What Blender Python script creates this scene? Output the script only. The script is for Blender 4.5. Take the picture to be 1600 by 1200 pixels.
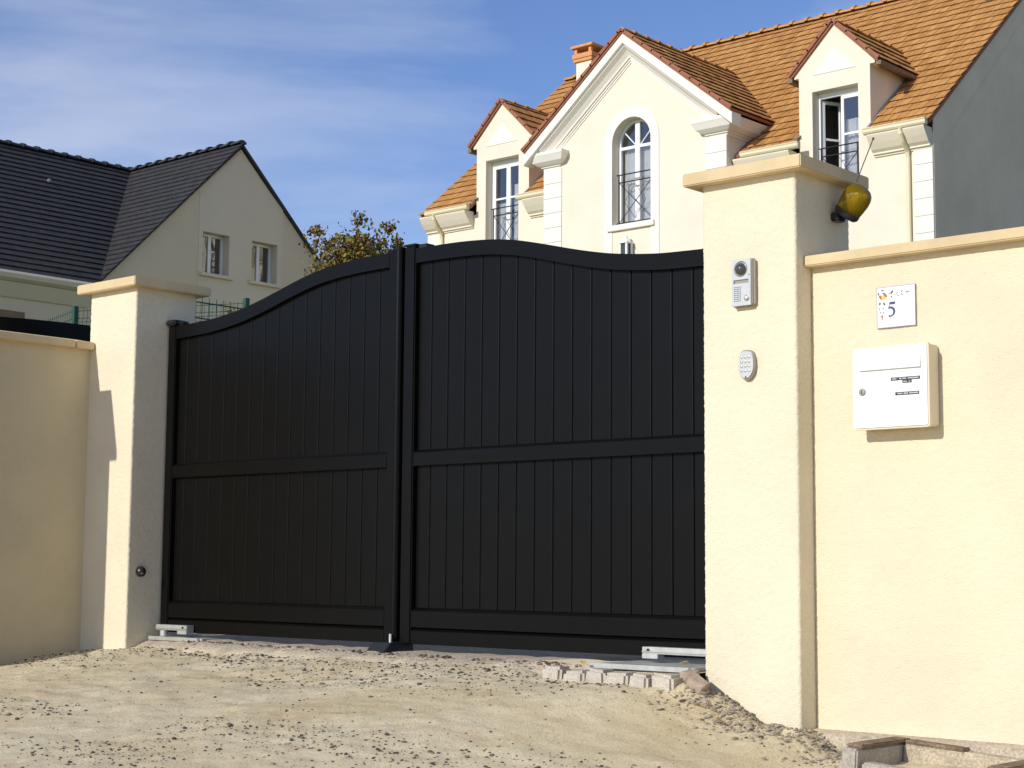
import bpy, bmesh, math, random
import numpy as np
from mathutils import Vector, Matrix
from mathutils.geometry import tessellate_polygon
random.seed(5); rng = np.random.default_rng(5)
rad = math.radians
for o in list(bpy.data.objects): bpy.data.objects.remove(o)
S = bpy.context.scene
COL = S.collection

# ------------------------------------------------------------ camera, sky, sun, exposure
YAW, PITCH, ROLL = rad(41.65), rad(6.3), rad(-.44)
fw = Vector((-math.sin(YAW)*math.cos(PITCH), math.cos(YAW)*math.cos(PITCH), math.sin(PITCH)))
r0 = Vector((math.cos(YAW), math.sin(YAW), 0)); d0 = fw.cross(r0)
cr, sr = math.cos(ROLL), math.sin(ROLL)
right = cr*r0 + sr*d0; down = -sr*r0 + cr*d0
cam = bpy.data.objects.new('camera', bpy.data.cameras.new('camera')); COL.objects.link(cam)
M = Matrix((right, -down, -fw)).transposed().to_4x4(); M.translation = (7.04, -5.024, .36)
cam.matrix_world = M
cam.data.sensor_width = 36; cam.data.lens = 2610/1600*36; cam.data.clip_start = .05; cam.data.clip_end = 2000
S.camera = cam
SUN_AZ, SUN_EL = rad(5.5), rad(24.5)
W = bpy.data.worlds.new('World'); S.world = W; W.use_nodes = True
nt = W.node_tree; N, K = nt.nodes, nt.links
sky = N.new('ShaderNodeTexSky'); sky.sky_type = 'NISHITA'; sky.sun_disc = False
sky.sun_elevation = SUN_EL; sky.sun_rotation = math.pi + SUN_AZ
sky.altitude = 100; sky.air_density = 1.0; sky.dust_density = .25; sky.ozone_density = 5
tc = N.new('ShaderNodeTexCoord')
mp = N.new('ShaderNodeMapping'); mp.inputs['Rotation'].default_value = (0, 0, rad(-52)); mp.inputs['Scale'].default_value = (1.5, 1.3, 5.0)
mp.inputs['Location'].default_value = (1.62, .52, 1.0)
K.new(tc.outputs['Generated'], mp.inputs['Vector'])
n1 = N.new('ShaderNodeTexNoise'); n1.inputs['Scale'].default_value = 1.5; n1.inputs['Detail'].default_value = 7; n1.inputs['Roughness'].default_value = .56; n1.inputs['Distortion'].default_value = .25
K.new(mp.outputs[0], n1.inputs['Vector'])
rp = N.new('ShaderNodeValToRGB'); rp.color_ramp.elements[0].position = .47; rp.color_ramp.elements[0].color = (0, 0, 0, 1)
rp.color_ramp.elements[1].position = .72; rp.color_ramp.elements[1].color = (1, 1, 1, 1)
K.new(n1.outputs['Fac'], rp.inputs['Fac'])
mul = N.new('ShaderNodeMath'); mul.operation = 'MULTIPLY'; mul.inputs[1].default_value = .52
K.new(rp.outputs[0], mul.inputs[0])
mx = N.new('ShaderNodeMix'); mx.data_type = 'RGBA'; mx.inputs[7].default_value = (6.6, 6.9, 7.7, 1)
K.new(mul.outputs[0], mx.inputs[0])
bg = N['Background']; bg.inputs['Strength'].default_value = .12
tn = N.new('ShaderNodeMix'); tn.data_type = 'RGBA'; tn.blend_type = 'MULTIPLY'; tn.inputs[0].default_value = 1; tn.inputs[7].default_value = (1.12, 1.04, 1.18, 1)
K.new(sky.outputs[0], tn.inputs[6]); K.new(tn.outputs[2], mx.inputs[6])
K.new(mx.outputs[2], bg.inputs['Color'])
sl = bpy.data.lights.new('sun', 'SUN'); sl.energy = 3.6; sl.angle = rad(.53); sl.color = (1, .965, .89)
so = bpy.data.objects.new('sun', sl); COL.objects.link(so); so.location = (-3, -30, 15)
sdir = Vector((math.sin(SUN_AZ)*math.cos(SUN_EL), math.cos(SUN_AZ)*math.cos(SUN_EL), -math.sin(SUN_EL)))
so.rotation_euler = sdir.to_track_quat('-Z', 'Y').to_euler()
S.view_settings.view_transform = 'Standard'; S.view_settings.look = 'None'; S.view_settings.exposure = 0; S.view_settings.gamma = 1
S.render.engine = 'CYCLES'; S.render.resolution_x = 1024; S.render.resolution_y = 768

# ------------------------------------------------------------ materials
MATS = {}
def pmat(name, col, rough=.7, var=.08, vs=6., bump=0., bs=300., metal=0., spec=.5, hue=None, attr=None, fine=None, detail=4, coat=0):
    """principled surface: colour mottled by two noises, optional fine grain relief"""
    m = bpy.data.materials.new(name); m.use_nodes = True; t = m.node_tree; n, k = t.nodes, t.links
    b = n['Principled BSDF']; b.inputs['Roughness'].default_value = rough; b.inputs['Metallic'].default_value = metal
    b.inputs['Specular IOR Level'].default_value = spec
    if coat: b.inputs['Coat Weight'].default_value = coat
    g = n.new('ShaderNodeNewGeometry')
    a = n.new('ShaderNodeTexNoise'); a.inputs['Scale'].default_value = vs; a.inputs['Detail'].default_value = detail; a.inputs['Roughness'].default_value = .62
    k.new(g.outputs['Position'], a.inputs['Vector'])
    r = n.new('ShaderNodeValToRGB'); e = r.color_ramp.elements
    lo = [max(0, c*(1-var)) for c in col]; hi = [min(1, c*(1+var)) for c in col]
    if hue: lo = list(hue)
    e[0].position, e[1].position = .3, .7; e[0].color = (*lo, 1); e[1].color = (*hi, 1)
    k.new(a.outputs['Fac'], r.inputs['Fac']); out = r.outputs[0]
    if attr:
        at = n.new('ShaderNodeAttribute'); at.attribute_name = attr
        r2 = n.new('ShaderNodeValToRGB'); r2.color_ramp.elements.remove(r2.color_ramp.elements[1])
        cols = attr_ramps[name]
        r2.color_ramp.elements[0].position = 0; r2.color_ramp.elements[0].color = (*cols[0], 1)
        for i, c in enumerate(cols[1:]):
            el = r2.color_ramp.elements.new((i+1)/(len(cols)-1)); el.color = (*c, 1)
        k.new(at.outputs['Fac'], r2.inputs['Fac'])
        mm = n.new('ShaderNodeMix'); mm.data_type = 'RGBA'; mm.inputs[0].default_value = .75
        k.new(out, mm.inputs[6]); k.new(r2.outputs[0], mm.inputs[7]); out = mm.outputs[2]
    if fine:
        c2 = n.new('ShaderNodeTexNoise'); c2.inputs['Scale'].default_value = fine[0]; c2.inputs['Detail'].default_value = 3
        k.new(g.outputs['Position'], c2.inputs['Vector'])
        m3 = n.new('ShaderNodeMix'); m3.data_type = 'RGBA'; m3.blend_type = 'MULTIPLY'; m3.inputs[0].default_value = 1
        r3 = n.new('ShaderNodeValToRGB'); r3.color_ramp.elements[0].position = .3; r3.color_ramp.elements[1].position = .62
        v = 1-fine[1]; r3.color_ramp.elements[0].color = (v, v, v, 1)
        k.new(c2.outputs['Fac'], r3.inputs['Fac']); k.new(out, m3.inputs[6]); k.new(r3.outputs[0], m3.inputs[7]); out = m3.outputs[2]
    k.new(out, b.inputs['Base Color'])
    if bump:
        bn = n.new('ShaderNodeTexNoise'); bn.inputs['Scale'].default_value = bs; bn.inputs['Detail'].default_value = 4; bn.inputs['Roughness'].default_value = .6
        k.new(g.outputs['Position'], bn.inputs['Vector'])
        bp = n.new('ShaderNodeBump'); bp.inputs['Strength'].default_value = 1; bp.inputs['Distance'].default_value = bump
        k.new(bn.outputs['Fac'], bp.inputs['Height']); k.new(bp.outputs[0], b.inputs['Normal'])
    MATS[name] = m
    return m
attr_ramps = {
 'orange_tile': [(.46,.22,.065), (.56,.28,.085), (.60,.31,.10), (.50,.24,.07), (.62,.335,.115)],
 'leaf': [(.05,.07,.014), (.12,.125,.022), (.26,.19,.03), (.17,.075,.03), (.075,.05,.035)],
 'pebble': [(.03,.026,.022), (.075,.06,.045), (.27,.215,.15), (.45,.38,.28), (.70,.65,.56)],
}
pmat('pillar_render', (.785,.70,.515), .9, .05, 3, .0045, 160, spec=.15)
pmat('wall_render', (.775,.68,.485), .9, .05, 2.5, .0045, 160, spec=.15)
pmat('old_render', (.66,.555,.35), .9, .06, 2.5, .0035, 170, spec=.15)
pmat('house_render_shade', (.80,.665,.47), .92, .09, .7, .002, 90, spec=.1)  # house paint, its colour warmed on the end walls to offset their bluish shade
pmat('coping_stone', (.64,.50,.29), .8, .10, 5, .0012, 120, spec=.25)
pmat('gate_paint', (.0036,.0034,.0029), .34, .14, 9, .00010, 1500, spec=.15)
pmat('gate_black', (.008,.008,.008), .45, .1, 20, spec=.4)
pmat('galvanised', (.62,.62,.57), .38, .12, 30, .0003, 300, metal=.55)
pmat('lid_plate', (.42,.42,.36), .6, .1, 20, .0004, 300)
pmat('concrete', (.46,.42,.35), .92, .18, 9, .003, 110, fine=(140, .35), spec=.2)
pmat('mortar', (.60,.50,.36), .95, .2, 12, .006, 70, fine=(110, .42), spec=.15)
pmat('granite', (.60,.54,.44), .9, .16, 25, .003, 160, fine=(260, .4), spec=.2)
pmat('broken_brick', (.44,.34,.26), .95, .2, 20, .004, 120, spec=.15)
pmat('rust_concrete', (.30,.22,.15), .95, .45, 14, .004, 90, fine=(150, .5), spec=.1)
pmat('house_render', (.785,.71,.56), .92, .045, 1.2, .002, 90, spec=.1)
pmat('house_trim', (.82,.77,.68), .85, .02, 2, spec=.15)
pmat('gutter_cream', (.76,.68,.45), .5, .03, 3, spec=.3)
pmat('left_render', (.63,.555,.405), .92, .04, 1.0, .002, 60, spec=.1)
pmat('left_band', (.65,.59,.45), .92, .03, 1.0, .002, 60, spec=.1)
pmat('dark_tile', (.047,.044,.042), .58, .26, 5, .003, 40, spec=.35, fine=(14, .3))
pmat('dark_ridge', (.04,.042,.042), .6, .2, 4, spec=.35)
pmat('orange_tile', (.54,.26,.085), .82, .22, 3, .003, 60, attr='tint', fine=(9, .22), spec=.2)
pmat('verge_red', (.32,.135,.08), .85, .15, 6, spec=.2)
pmat('terracotta', (.62,.30,.12), .85, .15, 10, .002, 60, spec=.2)
pmat('white_paint', (.83,.83,.81), .4, .02, 8, spec=.4)
pmat('mailbox_white', (.84,.835,.80), .35, .015, 8, spec=.5)
pmat('mailbox_side', (.72,.63,.46), .45, .03, 8, spec=.4)
pmat('iron', (.02,.022,.026), .5, .1, 20, spec=.4)
pmat('curtain', (.72,.70,.66), .95, .08, 9, spec=.1)
pmat('dark_room', (.20,.19,.17), .95, .2, 2, spec=.1)
pmat('silver', (.63,.62,.57), .34, .03, 30, metal=.5, spec=.5)
pmat('silver_dark', (.34,.30,.25), .4, .05, 30, metal=.4)
pmat('dark_plastic', (.02,.019,.017), .3, .1, 40, spec=.5)
pmat('grey_glass', (.06,.06,.06), .08, .1, 40, spec=.8)
pmat('print_blue', (.045,.055,.14), .5, .1, 60)
pmat('print_grey', (.28,.28,.32), .5, .1, 60)
pmat('print_lilac', (.42,.40,.52), .4, .1, 60)
pmat('print_red', (.42,.09,.04), .5, .2, 60)
pmat('print_yellow', (.80,.48,.07), .5, .2, 60)
pmat('print_green', (.07,.10,.035), .5, .2, 60)
pmat('print_white', (.8,.8,.78), .5, .02, 60)
pmat('label_black', (.035,.033,.03), .4, .1, 60)
pmat('fence_green', (.012,.075,.045), .5, .1, 20, spec=.4)
pmat('bark', (.10,.075,.05), .95, .25, 30, .004, 60)
pmat('leaf', (.12,.11,.02), .6, .3, 12, attr='tint', spec=.3)
pmat('yellow_leaf', (.52,.33,.10), .7, .2, 40)
pmat('pebble', (.2,.18,.15), .9, .2, 50, attr='tint', spec=.2)
pmat('blue_plastic', (.03,.14,.55), .4, .1, 30)
pmat('brown_shutter', (.20,.14,.07), .7, .1, 10)
pmat('grass', (.06,.09,.025), .9, .3, .6)

def glass_mat():
    m = bpy.data.materials.new('window_glass'); m.use_nodes = True; n, k = m.node_tree.nodes, m.node_tree.links
    n.remove(n['Principled BSDF'])
    tr = n.new('ShaderNodeBsdfTransparent'); tr.inputs[0].default_value = (.82,.84,.84,1)
    gl = n.new('ShaderNodeBsdfGlossy'); gl.inputs['Roughness'].default_value = .02
    nz = n.new('ShaderNodeTexNoise'); nz.inputs['Scale'].default_value = .8
    bp = n.new('ShaderNodeBump'); bp.inputs['Distance'].default_value = .004; k.new(nz.outputs['Fac'], bp.inputs['Height']); k.new(bp.outputs[0], gl.inputs['Normal'])
    lw_ = n.new('ShaderNodeLayerWeight'); lw_.inputs['Blend'].default_value = .5
    p5 = n.new('ShaderNodeMath'); p5.operation = 'POWER'; p5.inputs[1].default_value = 4; k.new(lw_.outputs['Facing'], p5.inputs[0])
    fr = n.new('ShaderNodeMath'); fr.operation = 'MULTIPLY_ADD'; fr.inputs[1].default_value = .8; fr.inputs[2].default_value = .22; k.new(p5.outputs[0], fr.inputs[0])
    mi = n.new('ShaderNodeMixShader'); k.new(fr.outputs[0], mi.inputs[0]); k.new(tr.outputs[0], mi.inputs[1]); k.new(gl.outputs[0], mi.inputs[2])
    k.new(mi.outputs[0], n['Material Output'].inputs[0]); MATS['window_glass'] = m
glass_mat()
def amber_mat():
    m = bpy.data.materials.new('amber_lens'); m.use_nodes = True; n, k = m.node_tree.nodes, m.node_tree.links
    b = n['Principled BSDF']; b.inputs['Roughness'].default_value = .12
    nz = n.new('ShaderNodeTexNoise'); nz.inputs['Scale'].default_value = 30
    r = n.new('ShaderNodeValToRGB'); r.color_ramp.elements[0].color = (.36,.22,.004,1); r.color_ramp.elements[1].color = (.52,.34,.008,1)
    k.new(nz.outputs['Fac'], r.inputs[0]); k.new(r.outputs[0], b.inputs['Base Color'])
    b.inputs['Transmission Weight'].default_value = .7; b.inputs['IOR'].default_value = 1.3
    wv = n.new('ShaderNodeTexWave'); wv.inputs['Scale'].default_value = 60
    g = n.new('ShaderNodeNewGeometry'); k.new(g.outputs['Position'], wv.inputs['Vector'])
    bp = n.new('ShaderNodeBump'); bp.inputs['Distance'].default_value = .001; k.new(wv.outputs['Fac'], bp.inputs['Height']); k.new(bp.outputs[0], b.inputs['Normal'])
    MATS['amber_lens'] = m
amber_mat()
def ground_mat():
    m = bpy.data.materials.new('sandy_ground'); m.use_nodes = True; n, k = m.node_tree.nodes, m.node_tree.links
    b = n['Principled BSDF']; b.inputs['Roughness'].default_value = .97; b.inputs['Specular IOR Level'].default_value = .1
    g = n.new('ShaderNodeNewGeometry')
    def noise(s, d=4, scale=None, ro=.6):
        v = g.outputs['Position']
        if scale:
            mm = n.new('ShaderNodeMapping'); mm.inputs['Scale'].default_value = scale; mm.inputs['Rotation'].default_value = (0,0,rad(14)); k.new(v, mm.inputs['Vector']); v = mm.outputs[0]
        t = n.new('ShaderNodeTexNoise'); t.inputs['Scale'].default_value = s; t.inputs['Detail'].default_value = d; t.inputs['Roughness'].default_value = ro
        k.new(v, t.inputs['Vector']); return t.outputs['Fac']
    def ramp(f, p0, c0, p1, c1):
        r = n.new('ShaderNodeValToRGB'); e = r.color_ramp.elements; e[0].position = p0; e[1].position = p1; e[0].color = (*c0,1); e[1].color = (*c1,1); k.new(f, r.inputs[0]); return r.outputs[0]
    def mix(f, a, c, bt='MIX'):
        x = n.new('ShaderNodeMix'); x.data_type = 'RGBA'; x.blend_type = bt
        if isinstance(f, float): x.inputs[0].default_value = f
        else: k.new(f, x.inputs[0])
        k.new(a, x.inputs[6]); k.new(c, x.inputs[7]); return x.outputs[2]
    base = ramp(noise(1.3, 5), .35, (.735,.60,.365), .68, (.84,.73,.50))
    streak = ramp(noise(2.2, 5, (1, 4, 1)), .52, (0,0,0), .72, (1,1,1))
    tan = n.new('ShaderNodeRGB'); tan.outputs[0].default_value = (.56,.40,.24,1)
    sx = n.new('ShaderNodeMath'); sx.operation = 'MULTIPLY'; sx.inputs[1].default_value = .55; k.new(streak, sx.inputs[0])
    c = mix(sx.outputs[0], base, tan.outputs[0])
    c = mix(1.0, c, ramp(noise(90, 4), .26, (.70,.67,.62), .46, (1,1,1)), 'MULTIPLY')
    c = mix(1.0, c, ramp(noise(330, 3), .28, (.74,.71,.66), .5, (1.06,1.06,1.06)), 'MULTIPLY')
    # sparse dark grit
    vo = n.new('ShaderNodeTexVoronoi'); vo.inputs['Scale'].default_value = 75; k.new(g.outputs['Position'], vo.inputs['Vector'])
    lt = n.new('ShaderNodeMath'); lt.operation = 'LESS_THAN'; lt.inputs[1].default_value = .16; k.new(vo.outputs['Distance'], lt.inputs[0])
    pn = ramp(noise(5, 4), .5, (0,0,0), .62, (.7,.7,.7)); mu = n.new('ShaderNodeMath'); mu.operation = 'MULTIPLY'; k.new(lt.outputs[0], mu.inputs[0]); k.new(pn, mu.inputs[1])
    dk = n.new('ShaderNodeRGB'); dk.outputs[0].default_value = (.10,.085,.07,1)
    c = mix(mu.outputs[0], c, dk.outputs[0])
    k.new(c, b.inputs['Base Color'])
    h = n.new('ShaderNodeMath'); h.operation = 'ADD'; k.new(noise(70, 5, ro=.7), h.inputs[0]); k.new(noise(260, 4, ro=.7), h.inputs[1])
    bp = n.new('ShaderNodeBump'); bp.inputs['Distance'].default_value = .005; k.new(h.outputs[0], bp.inputs['Height']); k.new(bp.outputs[0], b.inputs['Normal'])
    MATS['sandy_ground'] = m
ground_mat()

# ------------------------------------------------------------ builders
BASE = {}
def tag(o, label=None, cat=None, group=None, kind=None):
    if label: o['label'] = label
    if cat: o['category'] = cat
    if group: o['group'] = group
    if kind: o['kind'] = kind
    return o
def empty(name, loc, label=None, cat=None, group=None):
    o = bpy.data.objects.new(name, None); COL.objects.link(o); o.location = loc; o.empty_display_size = .1
    BASE[o.name] = Vector(loc); return tag(o, label, cat, group)
def put(name, me, parent=None, base=None):
    o = bpy.data.objects.new(name, me); COL.objects.link(o)
    if parent is not None:
        o.parent = parent; BASE[o.name] = BASE[parent.name]
    else:
        o.location = base or (0,0,0); BASE[o.name] = Vector(base or (0,0,0))
    return o
class MB:
    def __init__(s): s.v = []; s.f = []; s.m = []; s.mi = 0; s.t = []; s.ti = 0.5
    def add(s, vs, fs):
        b = len(s.v); s.v += [tuple(p) for p in vs]
        for f in fs: s.f.append(tuple(b+i for i in f)); s.m.append(s.mi); s.t.append(s.ti)
        return s
    def box(s, x0, x1, y0, y1, z0, z1):
        return s.add([(x0,y0,z0),(x1,y0,z0),(x1,y1,z0),(x0,y1,z0),(x0,y0,z1),(x1,y0,z1),(x1,y1,z1),(x0,y1,z1)],
                     [(3,2,1,0),(4,5,6,7),(0,1,5,4),(1,2,6,5),(2,3,7,6),(3,0,4,7)])
    def hexa(s, p):   # 8 corners, bottom 4 ccw then top 4
        return s.add(p, [(3,2,1,0),(4,5,6,7),(0,1,5,4),(1,2,6,5),(2,3,7,6),(3,0,4,7)])
    def prism(s, loops, fn, a, b):
        """extrude 2D outline (+holes) between a and b; fn(u,v,w)->xyz"""
        flat = [p for l in loops for p in l]; nn = len(flat)
        tri = tessellate_polygon([[Vector((p[0], p[1], 0)) for p in l] for l in loops])
        vs = [fn(p[0], p[1], a) for p in flat] + [fn(p[0], p[1], b) for p in flat]
        fs = [tuple(t) for t in tri] + [tuple(i+nn for i in reversed(t)) for t in tri]
        o = 0
        for l in loops:
            L = len(l)
            for i in range(L): j = (i+1) % L; fs.append((o+i, o+j, nn+o+j, nn+o+i))
            o += L
        return s.add(vs, fs)
    def tube(s, pts, r, n=6, cap=True):
        pts = [Vector(p) for p in pts]; rs = r if isinstance(r, (list, tuple)) else [r]*len(pts)
        vs, fs = [], []
        for i, p in enumerate(pts):
            d = (pts[min(i+1, len(pts)-1)] - pts[max(i-1, 0)]).normalized()
            a = d.cross(Vector((0,0,1)) if abs(d.z) < .95 else Vector((1,0,0))).normalized(); b = d.cross(a)
            for k in range(n):
                t = 2*math.pi*k/n; vs.append(p + (a*math.cos(t) + b*math.sin(t))*rs[i])
        for i in range(len(pts)-1):
            for k in range(n): fs.append((i*n+k, i*n+(k+1)%n, (i+1)*n+(k+1)%n, (i+1)*n+k))
        if cap: fs.append(tuple(range(n))[::-1]); fs.append(tuple((len(pts)-1)*n+k for k in range(n)))
        return s.add(vs, fs)
    def lathe(s, prof, origin, axis, n=24, sx=1, sy=1):
        ax = Vector(axis).normalized(); a = ax.cross(Vector((0,0,1)) if abs(ax.z) < .95 else Vector((1,0,0))).normalized(); b = ax.cross(a); O = Vector(origin)
        vs, fs = [], []
        for r, h in prof:
            for k in range(n):
                t = 2*math.pi*k/n; vs.append(O + ax*h + a*(r*sx*math.cos(t)) + b*(r*sy*math.sin(t)))
        for i in range(len(prof)-1):
            for k in range(n): fs.append((i*n+k, i*n+(k+1)%n, (i+1)*n+(k+1)%n, (i+1)*n+k))
        fs.append(tuple(range(n))[::-1]); fs.append(tuple((len(prof)-1)*n+k for k in range(n)))
        return s.add(vs, fs)
    def build(s, name, mats, parent=None, bevel=0, seg=2, smooth=False, base=None, tint=False):
        bo = BASE[parent.name] if parent is not None else Vector(base or (0,0,0))
        me = bpy.data.meshes.new(name)
        me.from_pydata([(x-bo.x, y-bo.y, z-bo.z) for x, y, z in s.v], [], s.f)
        if isinstance(mats, str): mats = [mats]
        for m in mats: me.materials.append(MATS[m])
        if len(mats) > 1: me.polygons.foreach_set('material_index', s.m)
        if tint:
            at = me.attributes.new('tint', 'FLOAT', 'FACE'); at.data.foreach_set('value', s.t)
        bm = bmesh.new(); bm.from_mesh(me)
        bmesh.ops.recalc_face_normals(bm, faces=bm.faces)
        if bevel:
            es = [e for e in bm.edges if len(e.link_faces) == 2 and e.calc_face_angle(0) > .5]
            bmesh.ops.bevel(bm, geom=es, offset=bevel, segments=seg, affect='EDGES', clamp_overlap=True)
        bm.to_mesh(me); bm.free()
        if smooth: me.polygons.foreach_set('use_smooth', [True]*len(me.polygons))
        me.update()
        return put(name, me, parent, base)
XZ = lambda u, v, w: (u, w, v)
YZ = lambda u, v, w: (w, u, v)
def vnoise(x, y, z, seed=0):
    """smooth value noise, vectorised"""
    xi, yi, zi = np.floor(x).astype(np.int64), np.floor(y).astype(np.int64), np.floor(z).astype(np.int64)
    fx, fy, fz = x-xi, y-yi, z-zi
    fx, fy, fz = [f*f*(3-2*f) for f in (fx, fy, fz)]
    def h(a, b, c):
        n = (a*374761393 + b*668265263 + c*2147483647 + seed*1274126177) & 0x7fffffff
        n = ((n ^ (n >> 13)) * 1274126177) & 0x7fffffff
        return ((n ^ (n >> 16)) & 0xffff)/65535.
    r = 0
    for i in (0, 1):
        for j in (0, 1):
            for k in (0, 1):
                r = r + h(xi+i, yi+j, zi+k)*(fx if i else 1-fx)*(fy if j else 1-fy)*(fz if k else 1-fz)
    return r
def rough_box(name, x0, x1, y0, y1, z0, z1, mat, parent, cell=.008, amp=.003, faces='FRLBT', rnd=.006):
    """box whose visible faces are a fine grid pushed in and out: sprayed render with ragged corners"""
    V, Fc = [], []; off = 0
    def axis(a, b): return np.linspace(a, b, max(2, int(round((b-a)/cell))+1))
    for f in faces:
        if f in 'FK': A, B = axis(x0, x1), axis(z0, z1); g = np.meshgrid(A, B, indexing='ij'); P = np.stack([g[0], np.full_like(g[0], y0 if f == 'F' else y1), g[1]], -1)
        elif f in 'LR': A, B = axis(y0, y1), axis(z0, z1); g = np.meshgrid(A, B, indexing='ij'); P = np.stack([np.full_like(g[0], x0 if f == 'L' else x1), g[0], g[1]], -1)
        else: A, B = np.array([x0, x1]), np.array([y0, y1]); g = np.meshgrid(A, B, indexing='ij'); P = np.stack([g[0], g[1], np.full_like(g[0], z1)], -1)
        na, nb = P.shape[:2]; V.append(P.reshape(-1, 3))
        i = (np.arange(na-1)[:, None]*nb + np.arange(nb-1)[None]).ravel() + off
        q = np.stack([i, i+nb, i+nb+1, i+1], -1)
        if f in 'LK': q = q[:, ::-1]
        if f == 'R': pass
        Fc.append(q); off += na*nb
    V = np.concatenate(V); Fc = np.concatenate(Fc)
    c = np.array([(x0+x1)/2, (y0+y1)/2]); hx, hy = (x1-x0)/2, (y1-y0)/2
    d = (vnoise(V[:,0]*95, V[:,1]*95, V[:,2]*95, 1)-.5)*.8 + (vnoise(V[:,0]*190, V[:,1]*190, V[:,2]*190, 2)-.5)*.9
    nx = np.where(np.abs(np.abs(V[:,0]-c[0])-hx) < 1e-6, np.sign(V[:,0]-c[0]), 0); ny = np.where(np.abs(np.abs(V[:,1]-c[1])-hy) < 1e-6, np.sign(V[:,1]-c[1]), 0)
    cor = (nx != 0) & (ny != 0)
    dd = d*amp - np.where(cor, rnd*.7, 0)
    V[:,0] += nx*dd; V[:,1] += ny*dd
    bo = BASE[parent.name]
    me = bpy.data.meshes.new(name); me.from_pydata((V - np.array(bo)).tolist(), [], Fc.tolist()); me.materials.append(MATS[mat])
    bm = bmesh.new(); bm.from_mesh(me); bmesh.ops.remove_doubles(bm, verts=bm.verts, dist=1e-5); bmesh.ops.recalc_face_normals(bm, faces=bm.faces); bm.to_mesh(me); bm.free()
    me.polygons.foreach_set('use_smooth', [True]*len(me.polygons))
    return put(name, me, parent)

# ------------------------------------------------------------ ground
def sstep(t): t = np.clip(t, 0, 1); return t*t*(3-2*t)
def yfront(X): return .08 - .065*np.clip(X, -.6, 3.6)
def gheight(X, Y, detail=True):
    X = np.asarray(X, float); Y = np.asarray(Y, float)
    t = Y - yfront(X)
    z = np.where(t < 0, -.034 + .13*np.maximum(t, -6), -.034)
    z = z - .014*sstep((X-2.3)/.7)
    q = np.clip(-Y-.12, 0, 1)
    z = z - .13*sstep((X-3.46+.9*q)/(.36+1.5*q))*sstep((1.2-Y)/.5) - .085*sstep((X-3.93)/.2)*sstep((1.2-Y)/.5)
    z = z + .012*np.exp(-(((X-3.50)/.07)**2 + ((Y+.10)/.08)**2))
    z = z - .02*sstep((-X+.2)/.5)*(t < .6)
    # spoil pushed up against the right pillar
    z = z + .03*np.exp(-(((X-3.72)/.16)**2 + ((Y+.06)/.07)**2))
    z = z + np.where(Y > 1.2, .20*np.minimum(Y-1.2, 19.3), 0)
    if detail:
        w = np.where((Y < .6) & (Y > -8), 1., 0.)
        o = np.zeros_like(X)
        z = z + w*((vnoise(X*1.6, Y*2.2, o, 3)-.5)*.03 + (vnoise(X*6, Y*9, o, 4)-.5)*.012 + (vnoise(X*19, Y*22, o, 5)-.5)*.008 + (vnoise(X*55, Y*55, o, 6)-.5)*.005)
        m = np.exp(-(((X-3.72)/.3)**2 + ((Y+.1)/.18)**2))
        z = z + m*(vnoise(X*24, Y*24, o, 8)-.45)*.032
    return z
def axis_pts(lo, f0, f1, hi, st):
    mid = np.arange(f0, f1, st); out = []; s = st; p = f0
    while p > lo: s *= 1.35; p -= s; out.append(p)
    pre = out[::-1]; out = []; s = st; p = mid[-1]
    while p < hi: s *= 1.35; p += s; out.append(p)
    return np.concatenate([pre, mid, out])
gx = axis_pts(-260, -1.0, 5.2, 260, .017); gy = axis_pts(-260, -2.6, .25, 320, .017)
GX, GY = np.meshgrid(gx, gy, indexing='ij'); GZ = gheight(GX, GY)
na, nb = GX.shape
i = (np.arange(na-1)[:, None]*nb + np.arange(nb-1)[None]).ravel()
gm = bpy.data.meshes.new('ground'); gm.from_pydata(np.stack([GX, GY, GZ], -1).reshape(-1, 3).tolist(), [], np.stack([i, i+nb, i+nb+1, i+1], -1).tolist())
gm.materials.append(MATS['sandy_ground']); gm.materials.append(MATS['grass'])
cen = np.stack([GX, GY], -1)[:-1, :-1].reshape(-1, 2)
gm.polygons.foreach_set('material_index', ((cen[:,1] > 2.5)).astype(int).tolist()); gm.polygons.foreach_set('use_smooth', [True]*len(gm.polygons))
ground = put('ground', gm); tag(ground, 'pale sandy unmade ground sloping up to the black gate', kind='structure')

# loose gravel lying on it: nobody could count it
def rock(c, r, seed, flat=.6):
    R = random.Random(seed)
    ico = [(-.53,0,.85),(.53,0,.85),(-.53,0,-.85),(.53,0,-.85),(0,.85,.53),(0,.85,-.53),(0,-.85,.53),(0,-.85,-.53),(.85,.53,0),(-.85,.53,0),(.85,-.53,0),(-.85,-.53,0)]
    fc = [(0,4,1),(0,9,4),(9,5,4),(4,5,8),(4,8,1),(8,10,1),(8,3,10),(5,3,8),(5,2,3),(2,7,3),(7,10,3),(7,6,10),(7,11,6),(11,0,6),(0,1,6),(6,1,10),(9,0,11),(9,11,2),(9,2,5),(7,2,11)]
    a = R.uniform(0, 6.28); ca, sa = math.cos(a), math.sin(a); ex = R.uniform(.7, 1.45)
    vs = []
    for x, y, z in ico:
        k = r*R.uniform(.72, 1.2); x, y, z = x*k*ex, y*k, z*k*flat
        vs.append((c[0]+x*ca-y*sa, c[1]+x*sa+y*ca, c[2]+z))
    return vs, fc
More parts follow.
